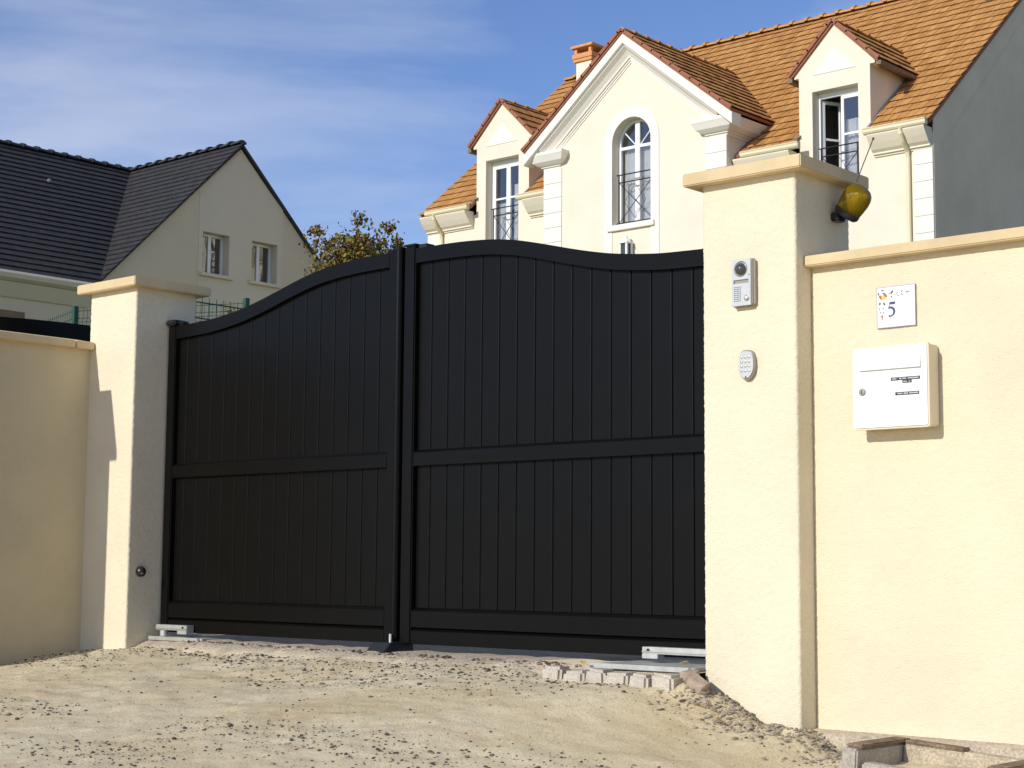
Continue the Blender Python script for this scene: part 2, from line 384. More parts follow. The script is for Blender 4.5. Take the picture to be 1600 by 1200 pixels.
def gravel():
    g = MB(); n = 0
    pts = []; strip = []
    while len(pts) < 6000:
        x, y = random.uniform(-.45, 4.6), random.uniform(-2.3, .1)
        if y > float(yfront(x))-.03: continue
        d = float(vnoise(np.array([x*1.7+3]), np.array([y*4.0]), np.array([0.]), 11)[0])
        if random.random() > max(.06, (d-.38)*2.6): continue
        pts.append((x, y, min(.011, random.lognormvariate(-5.85, .5)), random.random()**1.6*.62))
    for _ in range(2200):      # spoil along the right pillar
        x = random.uniform(3.45, 4.25); y = -abs(random.gauss(0, .13)) - .02 + (.02 if x < 3.9 else .05)
        pts.append((x, y, min(.013, random.lognormvariate(-5.55, .5)), random.choice([random.uniform(.5,.8)]*9+[random.uniform(.1,.35)])))
    for _ in range(420):       # row along the threshold foot
        x = random.uniform(.1, 3.4); y = float(yfront(x)) - abs(random.gauss(.07, .06))
        pts.append((x, y, min(.011, random.lognormvariate(-5.5, .45)), random.random()**1.5*.6))
    for _ in range(260):
        x = random.uniform(.3, 3.0); strip.append((x, float(yfront(x))+random.uniform(.0, .12), min(.012, random.lognormvariate(-5.3, .5)), random.random()**1.3*.6))
    for _ in range(500):
        pts.append((random.uniform(-.4, 4.4), random.uniform(-2.2, -.05), min(.008, random.lognormvariate(-5.9, .4)), random.uniform(.75, 1)))
    P = np.array([p[:2] for p in pts]); Z = gheight(P[:,0], P[:,1])
    for q, (x, y, r, t) in enumerate(pts):
        g.ti = t; g.add(*rock((x, y, Z[q]+r*.25), r, q))
    for q, (x, y, r, t) in enumerate(strip):
        g.ti = t; g.add(*rock((x, y, -.006+.1*(y-float(yfront(x)))*.3), r, q+9000, .45))
    o = g.build('gravel', 'pebble', tint=True); tag(o, 'dark and pale gravel scattered over the sandy ground', 'gravel', kind='stuff')
gravel()

# ------------------------------------------------------------ pillars of the gateway
def slab(mb, x0, x1, y0, y1, z0, z1): mb.box(x0, x1, y0, y1, z0, z1)
def pillar(x0, x1, y1, label):
    p = empty('gate_pillar', ((x0+x1)/2, y1/2, -.3), label, 'pillar', 'pillars flanking the black gate')
    rough_box('shaft', x0, x1, 0, y1, -.35, 1.776, 'pillar_render', p, .007, .0026, 'FRLK', .004)
    m = MB(); slab(m, x0-.055, x1+.055, -.052, y1+.055, 1.775, 1.823)
    m.build('cap', 'coping_stone', p, bevel=.004)
    return p
pillar(-.40, 0., .38, 'cream rendered gate pillar carrying the small black photocell, beside the neighbouring wall')
pillar(3.512, 3.912, .375, 'cream rendered gate pillar carrying the intercom and keypad')

# ------------------------------------------------------------ boundary walls
bw = empty('boundary_wall', (5.6, .2, -.3), 'cream rendered garden wall with the letterbox and number tile', 'wall')
rough_box('wall_face', 3.906, 7.4, .10, .30, -.34, 1.45, 'wall_render', bw, .009, .0032, 'F')
m = MB(); m.box(3.906, 7.4, .112, .30, -.34, 1.45); m.build('wall_core', 'wall_render', bw)
cop = [(.05,1.437),(.35,1.437),(.35,1.474),(.20,1.500),(.05,1.474)]
x = 3.915
for k in range(4):
    m = MB(); x2 = min(7.42, x+(.985 if k else .93)); m.prism([cop], YZ, x, x2); m.build('coping', 'coping_stone', bw, bevel=.004); x = x2+.006
# footing of grey mortar under the wall
def lumpy(name, x0, x1, y0, y1, z0, z1, mat, parent, n=40, amp=.02):
    X = np.linspace(x0, x1, n); V, Fq = [], []
    prof = [(y0,z0),(y0+.01,z1-.035),(y0+.035,z1-.008),(y1,z1)]
    for a in X:
        for j, (y, z) in enumerate(prof):
            q = vnoise(np.array([a*9.]), np.array([j*1.7]), np.array([0.]), 21)[0]-.5
            V.append((a, y+q*amp*2*(j < 3), z+q*amp*(0 < j < 3)))
    for a in range(n-1):
        for j in range(3): Fq.append((a*4+j, (a+1)*4+j, (a+1)*4+j+1, a*4+j+1))
    Fq.append((0,1,2,3)); Fq.append(tuple((n-1)*4+j for j in range(4)))
    m = MB(); m.add(V, Fq); return m.build(name, mat, parent, smooth=True)
lumpy('footing', 3.88, 7.4, -.005, .101, -.5, -.185, 'mortar', bw)

lw = empty('boundary_wall', (-.5, -.35, -.3), 'shaded cream wall with pitched coping running out from the gate pillar', 'wall')
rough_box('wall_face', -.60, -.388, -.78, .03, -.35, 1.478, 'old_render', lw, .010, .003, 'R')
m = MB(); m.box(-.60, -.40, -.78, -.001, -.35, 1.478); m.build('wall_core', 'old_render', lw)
cop = [(-.645,1.478),(-.345,1.478),(-.345,1.516),(-.495,1.544),(-.645,1.516)]
for (a, b) in ((-.115, -.003), (-.70, -.119)):
    m = MB(); m.prism([cop], XZ, a, b); m.build('coping', 'coping_stone', lw, bevel=.004)
ep = empty('end_pillar', (-.51, -1.05, -.4), 'low capped pillar ending the shaded wall', 'pillar')
m = MB(); m.box(-.71, -.315, -1.36, -.76, -.5, 1.535); m.build('shaft', 'wall_render', ep, bevel=.005)
m = MB(); m.box(-.765, -.26, -1.41, -.71, 1.535, 1.585); m.build('cap', 'coping_stone', ep, bevel=.004)

# ------------------------------------------------------------ the double gate
def cr_curve(pts):
    xs = [p[0] for p in pts]; zs = [p[1] for p in pts]
    def f(x):
        i = max(0, min(len(xs)-2, int(np.searchsorted(xs, x))-1)); h = xs[i+1]-xs[i]; t = (x-xs[i])/h
        def tan(j):
            a, b = max(0, j-1), min(len(xs)-1, j+1); return (zs[b]-zs[a])/(xs[b]-xs[a])*h
        return (2*t**3-3*t*t+1)*zs[i] + (t**3-2*t*t+t)*tan(i) + (-2*t**3+3*t*t)*zs[i+1] + (t**3-t*t)*tan(i+1)
    return f
curveL = cr_curve([(0,1.590),(.12,1.590),(.23,1.593),(.346,1.598),(.461,1.609),(.573,1.624),(.683,1.645),(.791,1.670),(.897,1.697),(1.001,1.723),(1.104,1.746),(1.205,1.762),(1.305,1.772),(1.403,1.778),(1.5,1.781),(1.72,1.783)])
curveR = lambda x: curveL(min(1.72, max(0, 3.512-x)))
GY0 = .200
def gate_leaf(xa, xb, sh, sm, curve, label):
    """xa..xb leaf; sh/sm x-ranges of hinge and meeting stiles"""
    g = empty('gate_leaf', ((xa+xb)/2, .23, .03), label, 'gate', 'leaves of the black double gate')
    m = MB(); m.box(sh[0], sh[1], GY0-.004, .262, .027, 1.592); m.build('hinge_stile', 'gate_paint', g, bevel=.005, seg=5)
    m = MB(); m.box(sm[0], sm[1], GY0-.004, .262, .027, 1.797); m.build('meeting_stile', 'gate_paint', g, bevel=.006, seg=5)
    lo, hi = (sh[1], sm[0]) if sh[0] < sm[0] else (sm[1], sh[0])
    lo += .001; hi -= .001
    xs = np.linspace(lo, hi, 60)
    top = [(x, curve(x)) for x in xs]; bot = [(x, curve(x)-.066) for x in xs]
    m = MB(); m.prism([bot + top[::-1]], XZ, GY0, .258); m.build('top_rail', 'gate_paint', g, bevel=.004)
    for nm, za, zb in (('middle_rail', .806, .878), ('bottom_rail', .1005, .184), ('plinth_rail', .028, .098)):
        ya = GY0
        m = MB(); m.prism([[(ya, za), (.258, za), (.258, zb), (ya+.016, zb), (ya, zb-.013)]], YZ, lo, hi); m.build(nm, 'gate_paint', g, bevel=.0015, seg=1)
    # boards with chamfered edges
    n0 = .149 if xa < 1 else 1.895-.1
    xs = []; x = n0
    while x > lo+.02: x -= .101
    while x < hi:
        a, b = max(x, lo), min(x+.101, hi)
        if b-a > .015: xs.append((a, b))
        x += .101
    cache = {}
    for (a, b) in xs:
        for (z0, z1) in ((.186, .807), (.876, None)):
            if z1 is None: za, zb = curve(a)-.045, curve(b)-.045
            else: za = zb = z1
            c, yf, yb, e = .0058, .222, .240, .0007
            arc = [(math.sin(q), 1-math.cos(q)) for q in np.linspace(0, math.pi/2, 5)]
            prof = [(a+e+c-c*sx_, yf+c*cx_) for sx_, cx_ in arc[::-1]] + [(b-e-c+c*sx_, yf+c*cx_) for sx_, cx_ in arc] + [(b-e, yb), (a+e, yb)]
            zt = lambda q: za + (zb-za)*(q-a)/(b-a)
            vs = [(q[0], q[1], z0) for q in prof] + [(q[0], q[1], zt(q[0])) for q in prof]
            m = MB(); npf = len(prof); m.add(vs, [tuple(range(npf))[::-1], tuple(range(npf, 2*npf))] + [(i,(i+1)%npf,npf+(i+1)%npf,npf+i) for i in range(npf)])
            m.build('board', 'gate_paint', g)
    m = MB(); m.box(lo, hi, .2425, .252, .04, 1.5); m.build('backing_panel', 'gate_black', g)
    return g
gl = gate_leaf(0, 1.735, (.014, .076), (1.643, 1.700), curveL, 'black gate leaf whose top sweeps up, on the photocell side')
gr = gate_leaf(1.742, 3.50, (3.438, 3.50), (1.742, 1.812), curveR, 'black gate leaf whose top sweeps down to the intercom pillar')
# rounded cover strip between the leaves
m = MB(); pr = [(1.7015+.017*(1-math.cos(t)), .198-.022*math.sin(t)) for t in np.linspace(0, math.pi, 9)]
m.prism([[(x, y) for x, y in pr] + [(1.7355,.25),(1.7015,.25)]], lambda u, v, w: (u, v, w), .05, 1.797); m.build('cover_strip', 'gate_paint', gl, smooth=False)
# hinge heads
m = MB(); m.box(.004, .082, .182, .262, 1.594, 1.622); m.box(.083, .125, .20, .25, 1.592, 1.613); m.build('hinge_head', 'gate_black', gl, bevel=.008, seg=3)
m = MB(); m.box(1.738, 1.815, .192, .264, 1.798, 1.806); m.box(1.816, 1.87, .21, .262, 1.782, 1.802); m.build('stile_cap', 'gate_black', gr, bevel=.003)
# steel drive arms fixed under the leaves
def arm(g, xa, xb, piv):
    m = MB(); m.box(xa, xb, .150, .197, .040, .066); d = (xb-.075, xb) if piv < (xa+xb)/2 else (xa, xa+.075)
    m.box(d[0], d[1], .1485, .1955, .022, .0398); m.box(xa, xb, .144, .1497, .046, .050)
    o = m.build('drive_arm', 'galvanised', g, bevel=.002)
    c = (d[0]+.03 if piv > (xa+xb)/2 else d[1]-.03); mm = MB(); mm.lathe([(.007,0),(.007,.003)], (c, .1505, .053), (0,-1,0), 12); mm.build('bolt', 'dark_plastic', o)
    mm = MB(); mm.lathe([(.02,0),(.02,.028)], (piv, .172, .010), (0,0,1), 16); mm.build('pivot', 'galvanised', o, smooth=False)
arm(gl, .045, .295, .085)
arm(gr, 3.115, 3.49, 3.45)
st = empty('gate_stop', (1.70, .12, 0), 'small black ground stop under the meeting stiles', 'gate stop')
m = MB(); m.hexa([(1.655,.060,-.02),(1.775,.060,-.02),(1.775,.26,-.02),(1.655,.26,-.02),(1.66,.120,.034),(1.77,.120,.034),(1.77,.26,.034),(1.66,.26,.034)]); m.build('block', 'iron', st, bevel=.003)
m = MB(); m.lathe([(.007,0),(.007,.05)], (1.722,.165,.02), (0,0,1), 10); m.build('drop_bolt', 'galvanised', st)

# threshold: concrete strip, row of granite setts at its front, lids of the drives
th = empty('threshold', (1.75, .2, -.1), 'concrete and granite sett threshold under the black gate', 'threshold')
X = np.linspace(-.0, 3.511, 130); V, Fq = [], []
for x in X:
    for j, (dy, dz) in enumerate(((-.08,-.10),(-.05,-.045),(.0,-.024),(.04,-.012),(.10,-.003),(.75,0.))):
        q = float(vnoise(np.array([x*14.]), np.array([j*2.3]), np.array([0.]), 31)[0])-.5
        y = float(yfront(x))+.02 + dy + (q*.06 if j < 4 else 0) + (.06 if x > 2.7 and j < 4 else 0); V.append((x, y, dz + q*.016*(0 < j < 5)))
for a in range(len(X)-1):
    for j in range(5): Fq.append((a*6+j, (a+1)*6+j, (a+1)*6+j+1, a*6+j+1))
m = MB(); m.add(V, Fq); m.build('concrete_strip', 'mortar', th, smooth=True)
x = 2.86
for k, w in enumerate((.098, .118, .092, .112, .104, .090)):
    w = min(w, 3.506-x); xm = x+w/2; y = float(yfront(xm)); R = random.Random(k)
    z1 = -.008 + R.uniform(-.008, .003); dep = .085
    j = lambda s=.010: R.uniform(-s, s)
    yf = y-.045+R.uniform(-.010, .006)
    P = [(x+j(), yf-.010+j(), -.16), (x+w+j(), yf-.010+j(), -.16), (x+w, yf+dep, -.16), (x, yf+dep, -.16), (x+.005+j(), yf+j(), z1+j(.008)), (x+w-.005+j(), yf+j(), z1+j(.008)), (x+w-.003, yf+dep, z1+j(.003)), (x+.003, yf+dep, z1+j(.003))]
    mm = MB(); mm.hexa(P); mm.build('sett', 'granite', th, bevel=.011, seg=2)
    x += w + .005
for a, b, ya in ((.03, .44, .135), (3.02, 3.49, -.03)):
    mm = MB(); mm.box(a, b, ya, .40, -.004, .0065); mm.build('drive_lid', 'lid_plate', th, bevel=.002)
    mm = MB(); mm.box(a-.006, b-.02, ya-.014, ya-.001, -.01, .0085); mm.build('lid_edge', 'galvanised', th, bevel=.001)

# ------------------------------------------------------------ things on the walls
# photocell
pc = empty('photocell', (0, .073, .33), 'small black domed photocell low on the gate pillar', 'photocell')
m = MB(); m.lathe([(.027,0),(.027,.008),(.0265,.016),(.024,.024),(.018,.031),(.009,.035),(.001,.0362)], (.001,.073,.33), (1,0,0), 28, sx=.92, sy=1.0); m.build('dome', 'dark_plastic', pc, smooth=True)
m = MB(); m.box(.0335,.0365,.060,.072,.318,.322); m.build('lens_slit', 'silver', pc)

# video intercom
ic = empty('intercom', (3.7, -.01, 1.39), 'silver video intercom with camera dome and push button', 'intercom')
X0, X1, Z0, Z1 = 3.654, 3.752, 1.306, 1.478
m = MB(); m.box(X0, X1, -.024, -.001, Z0, Z1); m.build('housing', 'silver_dark', ic, bevel=.006, seg=3)
fx0, fx1 = X0+.007, X1-.010
cx, cz, rr = (fx0+fx1)/2-.002, 1.441, .0285
circ = [(cx+rr*math.cos(t), cz+rr*math.sin(t)) for t in np.linspace(0, 2*math.pi, 33)[:-1]]
win = [(fx0+.008,1.389),(fx1-.010,1.389),(fx1-.010,1.402),(fx0+.008,1.402)]
m = MB(); m.prism([[(fx0,Z0+.001),(fx1,Z0+.001),(fx1,Z1-.001),(fx0,Z1-.001)], circ, win], XZ, -.031, -.0235); m.build('faceplate', 'silver', ic, bevel=.0008, seg=1)
m = MB(); m.lathe([(.0275,0),(.0275,.004),(.0245,.001),(.001,.001)], (cx, -.0275, cz), (0,-1,0), 32); m.build('camera_bezel', 'silver', ic, smooth=False)
m = MB(); m.lathe([(.0235,0),(.0228,.005),(.0198,.011),(.0145,.0165),(.0075,.0195),(.0005,.0205)], (cx, -.028, cz), (0,-1,0), 28); m.build('camera_dome', 'grey_glass', ic, smooth=True)
m = MB(); m.box(fx0+.009, fx1-.011, -.0255, -.0236, 1.3895, 1.4015); m.build('name_window', 'silver_dark', ic)
for r in range(8):
    for c in range(5):
        mm = MB(); mm.lathe([(.0019,0),(.0019,.0006)], (fx0+.0115+c*.0064, -.0311, 1.3755-r*.0072), (0,-1,0), 8); mm.build('speaker_hole', 'dark_plastic', ic)
m = MB(); m.lathe([(.0115,0),(.0115,.0012),(.0098,.0016)], (fx1-.017, -.0311, 1.3335), (0,-1,0), 24); m.build('button_ring', 'silver_dark', ic)
m = MB(); m.lathe([(.009,0),(.0088,.003),(.006,.0052),(.001,.006)], (fx1-.017, -.0325, 1.3335), (0,-1,0), 24); m.build('call_button', 'silver', ic, smooth=True)
m = MB(); m.box(fx1-.008, fx1-.004, -.0316, -.0309, 1.4155, 1.4195); m.build('indicator_light', 'dark_plastic', ic)

# keypad
kp = empty('keypad', (3.712, -.01, 1.03), 'small oval silver keypad with twelve round keys', 'keypad')
def egg(s):
    o = []
    for t in np.linspace(0, 2*math.pi, 41)[:-1]:
        c, q = math.cos(t), math.sin(t); w = .0355 if q > -.1 else .0355*(1-.25*abs(q)**2)
        o.append((3.712+math.copysign(abs(c)**.72, c)*w*s, 1.093+math.copysign(abs(q)**.86, q)*.0545*s))
    return o
m = MB(); m.prism([egg(1)], XZ, -.016, -.001); m.build('housing', 'silver_dark', kp, bevel=.005, seg=3)
m = MB(); m.prism([egg(.90)], XZ, -.022, -.0155); m.build('faceplate', 'silver', kp, bevel=.004, seg=3)
for r in range(4):
    for c in range(3):
        mm = MB(); mm.lathe([(.0056,0),(.0056,.001),(.0045,.0026),(.001,.0030)], (3.695+c*.0155, -.0221, 1.121-r*.0165), (0,-1,0), 14); mm.build('key', 'silver', kp, smooth=True)
m = MB(); m.lathe([(.003,0),(.003,.002)], (3.713, -.0222, 1.048), (0,-1,0), 10); m.build('keyhole', 'dark_plastic', kp)

# number tile
ht = empty('number_tile', (4.253, .09, 1.19), 'white ceramic house number tile painted with flowers, reading 5', 'house number')
TX0, TX1, TZ0, TZ1, TY = 4.179, 4.327, 1.194, 1.337, .0915
m = MB(); m.box(TX0, TX1, TY, .0985, TZ0, TZ1); m.build('tile_body', 'mailbox_white', ht, bevel=.0012)
fr = [(TX0,TZ0),(TX1,TZ0),(TX1,TZ1),(TX0,TZ1)]; ins = .0028; fi = [(TX0+ins,TZ0+ins),(TX1-ins,TZ0+ins),(TX1-ins,TZ1-ins),(TX0+ins,TZ1-ins)]
m = MB(); m.prism([fr, fi], XZ, TY-.0007, TY+.004); m.build('border', 'print_lilac', ht)
def stroke(pts, ws):
    a, b = [], []
    for i, p in enumerate(pts):
        q0, q1 = pts[max(0,i-1)], pts[min(len(pts)-1,i+1)]; dx, dz = q1[0]-q0[0], q1[1]-q0[1]; l = math.hypot(dx, dz) or 1
        nx, nz = -dz/l, dx/l; a.append((p[0]+nx*ws[i], p[1]+nz*ws[i])); b.append((p[0]-nx*ws[i], p[1]-nz*ws[i]))
    return a + b[::-1]
U = lambda u, v: (TX0+u*.148, TZ0+v*.143)       # tile coordinates 0..1
m = MB()
yt = TY-.0008
m.prism([[U(.355,.555),U(.475,.555),U(.490,.622),U(.345,.622)]], XZ, yt, TY+.002)                       # top bar of the figure
m.prism([[U(.330,.600),U(.352,.615),U(.322,.478),U(.300,.455)]], XZ, yt, TY+.002)                       # its stem
bowl = [U(.300+.0,.452),U(.345,.487),U(.395,.478),U(.440,.440),U(.458,.385),U(.440,.322),U(.395,.282),U(.345,.270),U(.312,.290)]
m.prism([stroke(bowl, [.0006,.0034,.0042,.0044,.0042,.0036,.0022,.0030,.0034])], XZ, yt-.0001, TY+.002)
m.build('figure_five', 'print_blue', ht)
def leafs(mat, name, items):
    mm = MB()
    for q, (u, v, l, w, a) in enumerate(items):
        c, s_ = math.cos(rad(a)), math.sin(rad(a)); X, Z = U(u, v)
        o = [(X+(px*c-pz*s_)*.148, Z+(px*s_+pz*c)*.148) for px, pz in [(q0*1.25, q1*1.35) for q0, q1 in ((-l,0),(-l*.3,w),(l*.4,w*.8),(l,0),(l*.4,-w*.8),(-l*.3,-w))]]
        mm.prism([o], XZ, TY-.0006-.00004*q, TY+.001)
    return mm.build(name, mat, ht)
leafs('print_green', 'painted_leaves', [(.055,.84,.035,.014,100),(.16,.915,.035,.014,-10),(.40,.855,.05,.019,52),(.39,.745,.035,.011,-55),(.085,.60,.035,.018,80),(.20,.585,.04,.018,-60),(.66,.85,.03,.009,30),(.66,.78,.032,.010,-40),(.105,.385,.025,.009,70),(.175,.375,.025,.009,-60),(.33,.82,.03,.006,10)])
leafs('print_red', 'painted_petals', [(.115,.745,.055,.022,105),(.085,.765,.04,.018,120),(.20,.835,.05,.018,-25),(.235,.79,.055,.022,-40),(.79,.825,.03,.014,70),(.84,.815,.025,.010,0),(.14,.285,.03,.020,90),(.14,.225,.022,.012,90)])
leafs('print_yellow', 'painted_flower', [(.19,.755,.055,.034,40),(.16,.715,.04,.02,110),(.225,.735,.035,.02,20)])
leafs('print_grey', 'painted_buds', [(.535,.82,.024,.013,30),(.555,.755,.022,.012,-20),(.50,.79,.016,.010,60),(.08,.48,.024,.015,60),(.165,.475,.022,.016,-70),(.80,.125,.035,.003,0),(.77,.10,.03,.003,10),(.87,.10,.03,.002,0)])

# letterbox
mb_ = empty('letterbox', (4.266, .06, .838), 'white square metal letterbox with flap and lock on the cream wall', 'letterbox')
m = MB(); m.box(4.126, 4.405, .030, .0985, .843, 1.118); m.build('body', 'mailbox_side', mb_, bevel=.004)
m = MB()
rc = lambda x0,x1,z0,z1,r: [(cx_+r*math.cos(t), cz_+r*math.sin(t)) for cx_,cz_,t0 in ((x1-r,z1-r,0),(x0+r,z1-r,90),(x0+r,z0+r,180),(x1-r,z0+r,270)) for t in [rad(t0+k*22.5) for k in range(5)]]
m.prism([rc(4.120,4.410,.838,1.123,.010)], XZ, .020, .0345); m.build('rim', 'mailbox_side', mb_, bevel=.003)
m = MB(); m.prism([rc(4.1265,4.4040,.8445,1.1165,.006)], XZ, .0155, .0215); m.build('door', 'mailbox_white', mb_, bevel=.0015)
m = MB(); m.hexa([(4.152,.006,1.040),(4.383,.006,1.040),(4.383,.0152,1.040),(4.152,.0152,1.040),(4.152,.0135,1.080),(4.383,.0135,1.080),(4.383,.0152,1.080),(4.152,.0152,1.080)]); m.build('flap', 'mailbox_white', mb_, bevel=.0012)
m = MB(); m.lathe([(.0125,0),(.0125,.003),(.010,.0045),(.001,.005)], (4.162,.0154,.968), (0,-1,0), 22); lk = m.build('lock', 'silver_dark', mb_, smooth=False)
m = MB(); m.box(4.1608,4.1632,.0095,.0103,.962,.974); m.build('key_slot', 'dark_plastic', lk)
def strip(x0, x1, z0, z1, runs):
    m = MB(); m.box(x0, x1, .0140, .0154, z0, z1); s_ = m.build('name_strip', 'label_black', mb_)
    mm = MB(); R = random.Random(7)
    for a, b in runs:
        q = a
        while q < b:
            w = R.uniform(.0012, .0020); h = R.uniform(.34, .46); zc = (z0+z1)/2
            u0 = x0+(x1-x0)*q; mm.box(u0, u0+w, .0132, .0141, zc-(z1-z0)*h/2, zc+(z1-z0)*h/2); q += (w+.0012)/(x1-x0)
    mm.build('pale_marks', 'print_white', s_)
strip(4.271, 4.379, .9995, 1.0100, [(.06,.2),(.30,.36),(.41,.54),(.6,.95)])
strip(4.314, 4.348, .9895, .9990, [(.12,.5),(.72,.86)])
strip(4.287, 4.375, .9490, .9595, [(.1,.3),(.36,.54),(.6,.95)])
m = MB(); m.prism([[(4.281,.940),(4.385,.940),(4.385,.9685),(4.281,.9685)],[(4.2845,.9435),(4.3815,.9435),(4.3815,.9650),(4.2845,.9650)]], XZ, .0138, .0153); m.build('name_frame', 'mailbox_white', mb_)

# amber beacon
bc = empty('beacon', (3.93, .29, 1.63), 'amber flashing beacon with aerial under the pillar cap', 'beacon')
ax = Vector((.60, .05, .80)).normalized(); O = Vector((3.957, .268, 1.650))
m = MB(); m.lathe([(.020,-.006),(.038,-.004),(.047,.004),(.049,.014),(.049,.020)], O, ax, 28); m.build('base', 'dark_plastic', bc, smooth=True)
m = MB(); m.lathe([(.0475,.0205),(.051,.045),(.0535,.070),(.052,.090),(.046,.106),(.035,.117),(.019,.124),(.001,.126)], O, ax, 32); m.build('lens', 'amber_lens', bc, smooth=True)
m = MB(); m.lathe([(.018,.032),(.017,.085),(.008,.092)], O, ax, 16); m.build('lamp_bulb', 'print_white', bc, smooth=True)
m = MB(); m.box(3.9115, 3.945, .24, .296, 1.632, 1.664); m.build('bracket', 'dark_plastic', bc, bevel=.004)
ae = O + Vector((0,-.03,.03)) + ax*.105
m = MB(); m.tube([ae, ae+Vector((.05,.035,.155))], .0022, 6); m.lathe([(.004,0),(.004,.008)], ae+Vector((.05,.035,.155)), (.05,.035,.155), 8); m.build('aerial', 'iron', bc)

# ------------------------------------------------------------ at the foot of the right wall
mh = empty('concrete_chamber', (4.5, -.12, -.5), 'open concrete inspection chamber with rusty rim beside the garden wall', 'manhole')
mh.rotation_euler = (0, rad(3.6), 0)
def chamber():
    x0, x1, y0, y1, zt, t = 4.255, 4.80, -.345, .0, -.192, .055
    b = BASE[mh.name]
    def part(nm, mat, *a, bev=.006):
        m = MB(); m.box(*a); return m.build(nm, mat, mh, bevel=bev)
    part('side_wall', 'concrete', x0, x0+t, y0, y1, -.75, zt-.012); part('side_wall', 'concrete', x1-t, x1, y0, y1, -.75, zt-.012)
    part('back_wall', 'mortar', x0+t+.001, x1-t-.001, y1-t, y1-.001, -.75, zt-.012); part('front_wall', 'concrete', x0+t+.014, x1-t-.001, y0+.004, y0+t, -.75, zt-.050)
    part('rim', 'rust_concrete', x0+.004, x0+t+.006, y0+.02, y1-.004, zt-.0118, zt, bev=.004); part('rim', 'rust_concrete', x1-t-.006, x1-.004, y0+.004, y1-.004, zt-.0118, zt, bev=.004)
    part('rim', 'rust_concrete', x0+t+.008, x1-t-.22, y1-t-.004, y1-.006, zt-.0118, zt-.001, bev=.004)
    part('floor', 'mortar', x0+t+.001, x1-t-.001, y0+t+.001, y1-t-.001, -.75, -.62, bev=0)
chamber()
def stone(name, c, r, mat, label, cat, flat=.7, seed=0, group=None):
    m = MB(); vs, fc = rock(c, r, seed, flat); o_ = Vector(c)
    m.add(vs, fc); o = m.build(name, mat, base=(c[0], c[1], c[2]-r*flat*.8), bevel=r*.08, seg=1); return tag(o, label, cat, group)
def shard(c, size, rot, seed, label):
    R = random.Random(seed); hx, hy, hz = size; E = Matrix.Rotation(rot[2],3,'Z') @ Matrix.Rotation(rot[1],3,'Y') @ Matrix.Rotation(rot[0],3,'X')
    P = [Vector(c) + E @ Vector((sx*hx*R.uniform(.6,1.15), sy*hy*R.uniform(.6,1.15), sz*hz*R.uniform(.75,1.2))) for sz in (-1,1) for sx, sy in ((-1,-1),(1,-1),(1,1),(-1,1))]
    m = MB(); m.hexa(P); tag(m.build('broken_paver', 'broken_brick', base=(c[0], c[1], c[2]-hz), bevel=.004, seg=2), label, 'stone', 'broken pavers at the pillar foot')
shard((3.545,-.105,-.045), (.040,.030,.028), (.3,.5,.3), 4, 'largest pinkish broken paver leaning at the pillar foot beside the setts')
shard((3.60,-.14,-.115), (.026,.020,.020), (.5,-.3,.8), 9, 'small broken paver lump below the larger one by the pillar foot')
shard((3.497,-.075,-.030), (.022,.045,.030), (.1,.2,.1), 6, 'broken paver wedged between the last sett and the pillar')
stone('pale_stone', (3.80, -.115, -.185), .024, 'granite', 'flat pale stone on the gravel before the intercom pillar', 'stone', .35, 3)
zb = float(gheight([4.13], [-.10])[0])
m = MB(); m.hexa([(4.225,-.16,-.30),(4.262,-.175,-.30),(4.27,-.15,-.302),(4.235,-.135,-.302),(4.228,-.16,-.262),(4.258,-.17,-.255),(4.262,-.15,-.25),(4.236,-.137,-.266)])
tag(m.build('plastic_scrap', 'blue_plastic', base=(4.245,-.155,-.29), bevel=.004), 'scrap of bright blue plastic beside the concrete chamber', 'scrap')
def dead_leaf(c, a, label):
    m = MB(); ca, sa = math.cos(a), math.sin(a); P = [(-.018,0,.004),(-.006,.011,.010),(.010,.010,.013),(.020,0,.006),(.008,-.011,.012),(-.008,-.010,.008)]
    vs = [(c[0]+x*ca-y*sa, c[1]+x*sa+y*ca, c[2]+z) for x, y, z in P]; vs += [(x, y, z-.0012) for x, y, z in vs]
    m.add(vs, [(0,1,2,3,4,5),(11,10,9,8,7,6)]+[(i,(i+1)%6,6+(i+1)%6,6+i) for i in range(6)])
    tag(m.build('fallen_leaf', 'yellow_leaf', base=c), label, 'leaf', 'fallen leaves on the threshold')
dead_leaf((3.39, .04, .014), .5, 'curled yellow leaf on the metal lid below the drive arm')
dead_leaf((3.02, -.09, .004), 2., 'dry yellow leaf on the threshold setts at the lid corner')

# ------------------------------------------------------------ neighbour's black gate and the wire fences
ng = empty('neighbour_gate', (-.95, .0, 0), 'black gate with curved top showing above the shaded wall', 'gate')
ncv = cr_curve([(-1.3,1.655),(-.8,1.668),(-.229,1.681),(-.014,1.690),(.33,1.697),(.8,1.70),(1.3,1.70)])
ys = np.linspace(-.62, 1.25, 40)
m = MB(); m.prism([[(y, ncv(y)-.14) for y in ys] + [(y, ncv(y)) for y in ys[::-1]]], YZ, -.95, -.90); m.build('top_rail', 'gate_paint', ng, bevel=.004)
for q, y in enumerate(np.arange(-.62, 1.2, .13)):
    m = MB(); m.box(-.94, -.92, y, y+.127, .05, ncv(y)-.10); m.build('board', 'gate_paint', ng)
for y in (-.69, 1.252):
    m = MB(); m.box(-.955, -.895, y, y+.068, 0, ncv(y)+.01); m.build('stile', 'gate_paint', ng, bevel=.004)

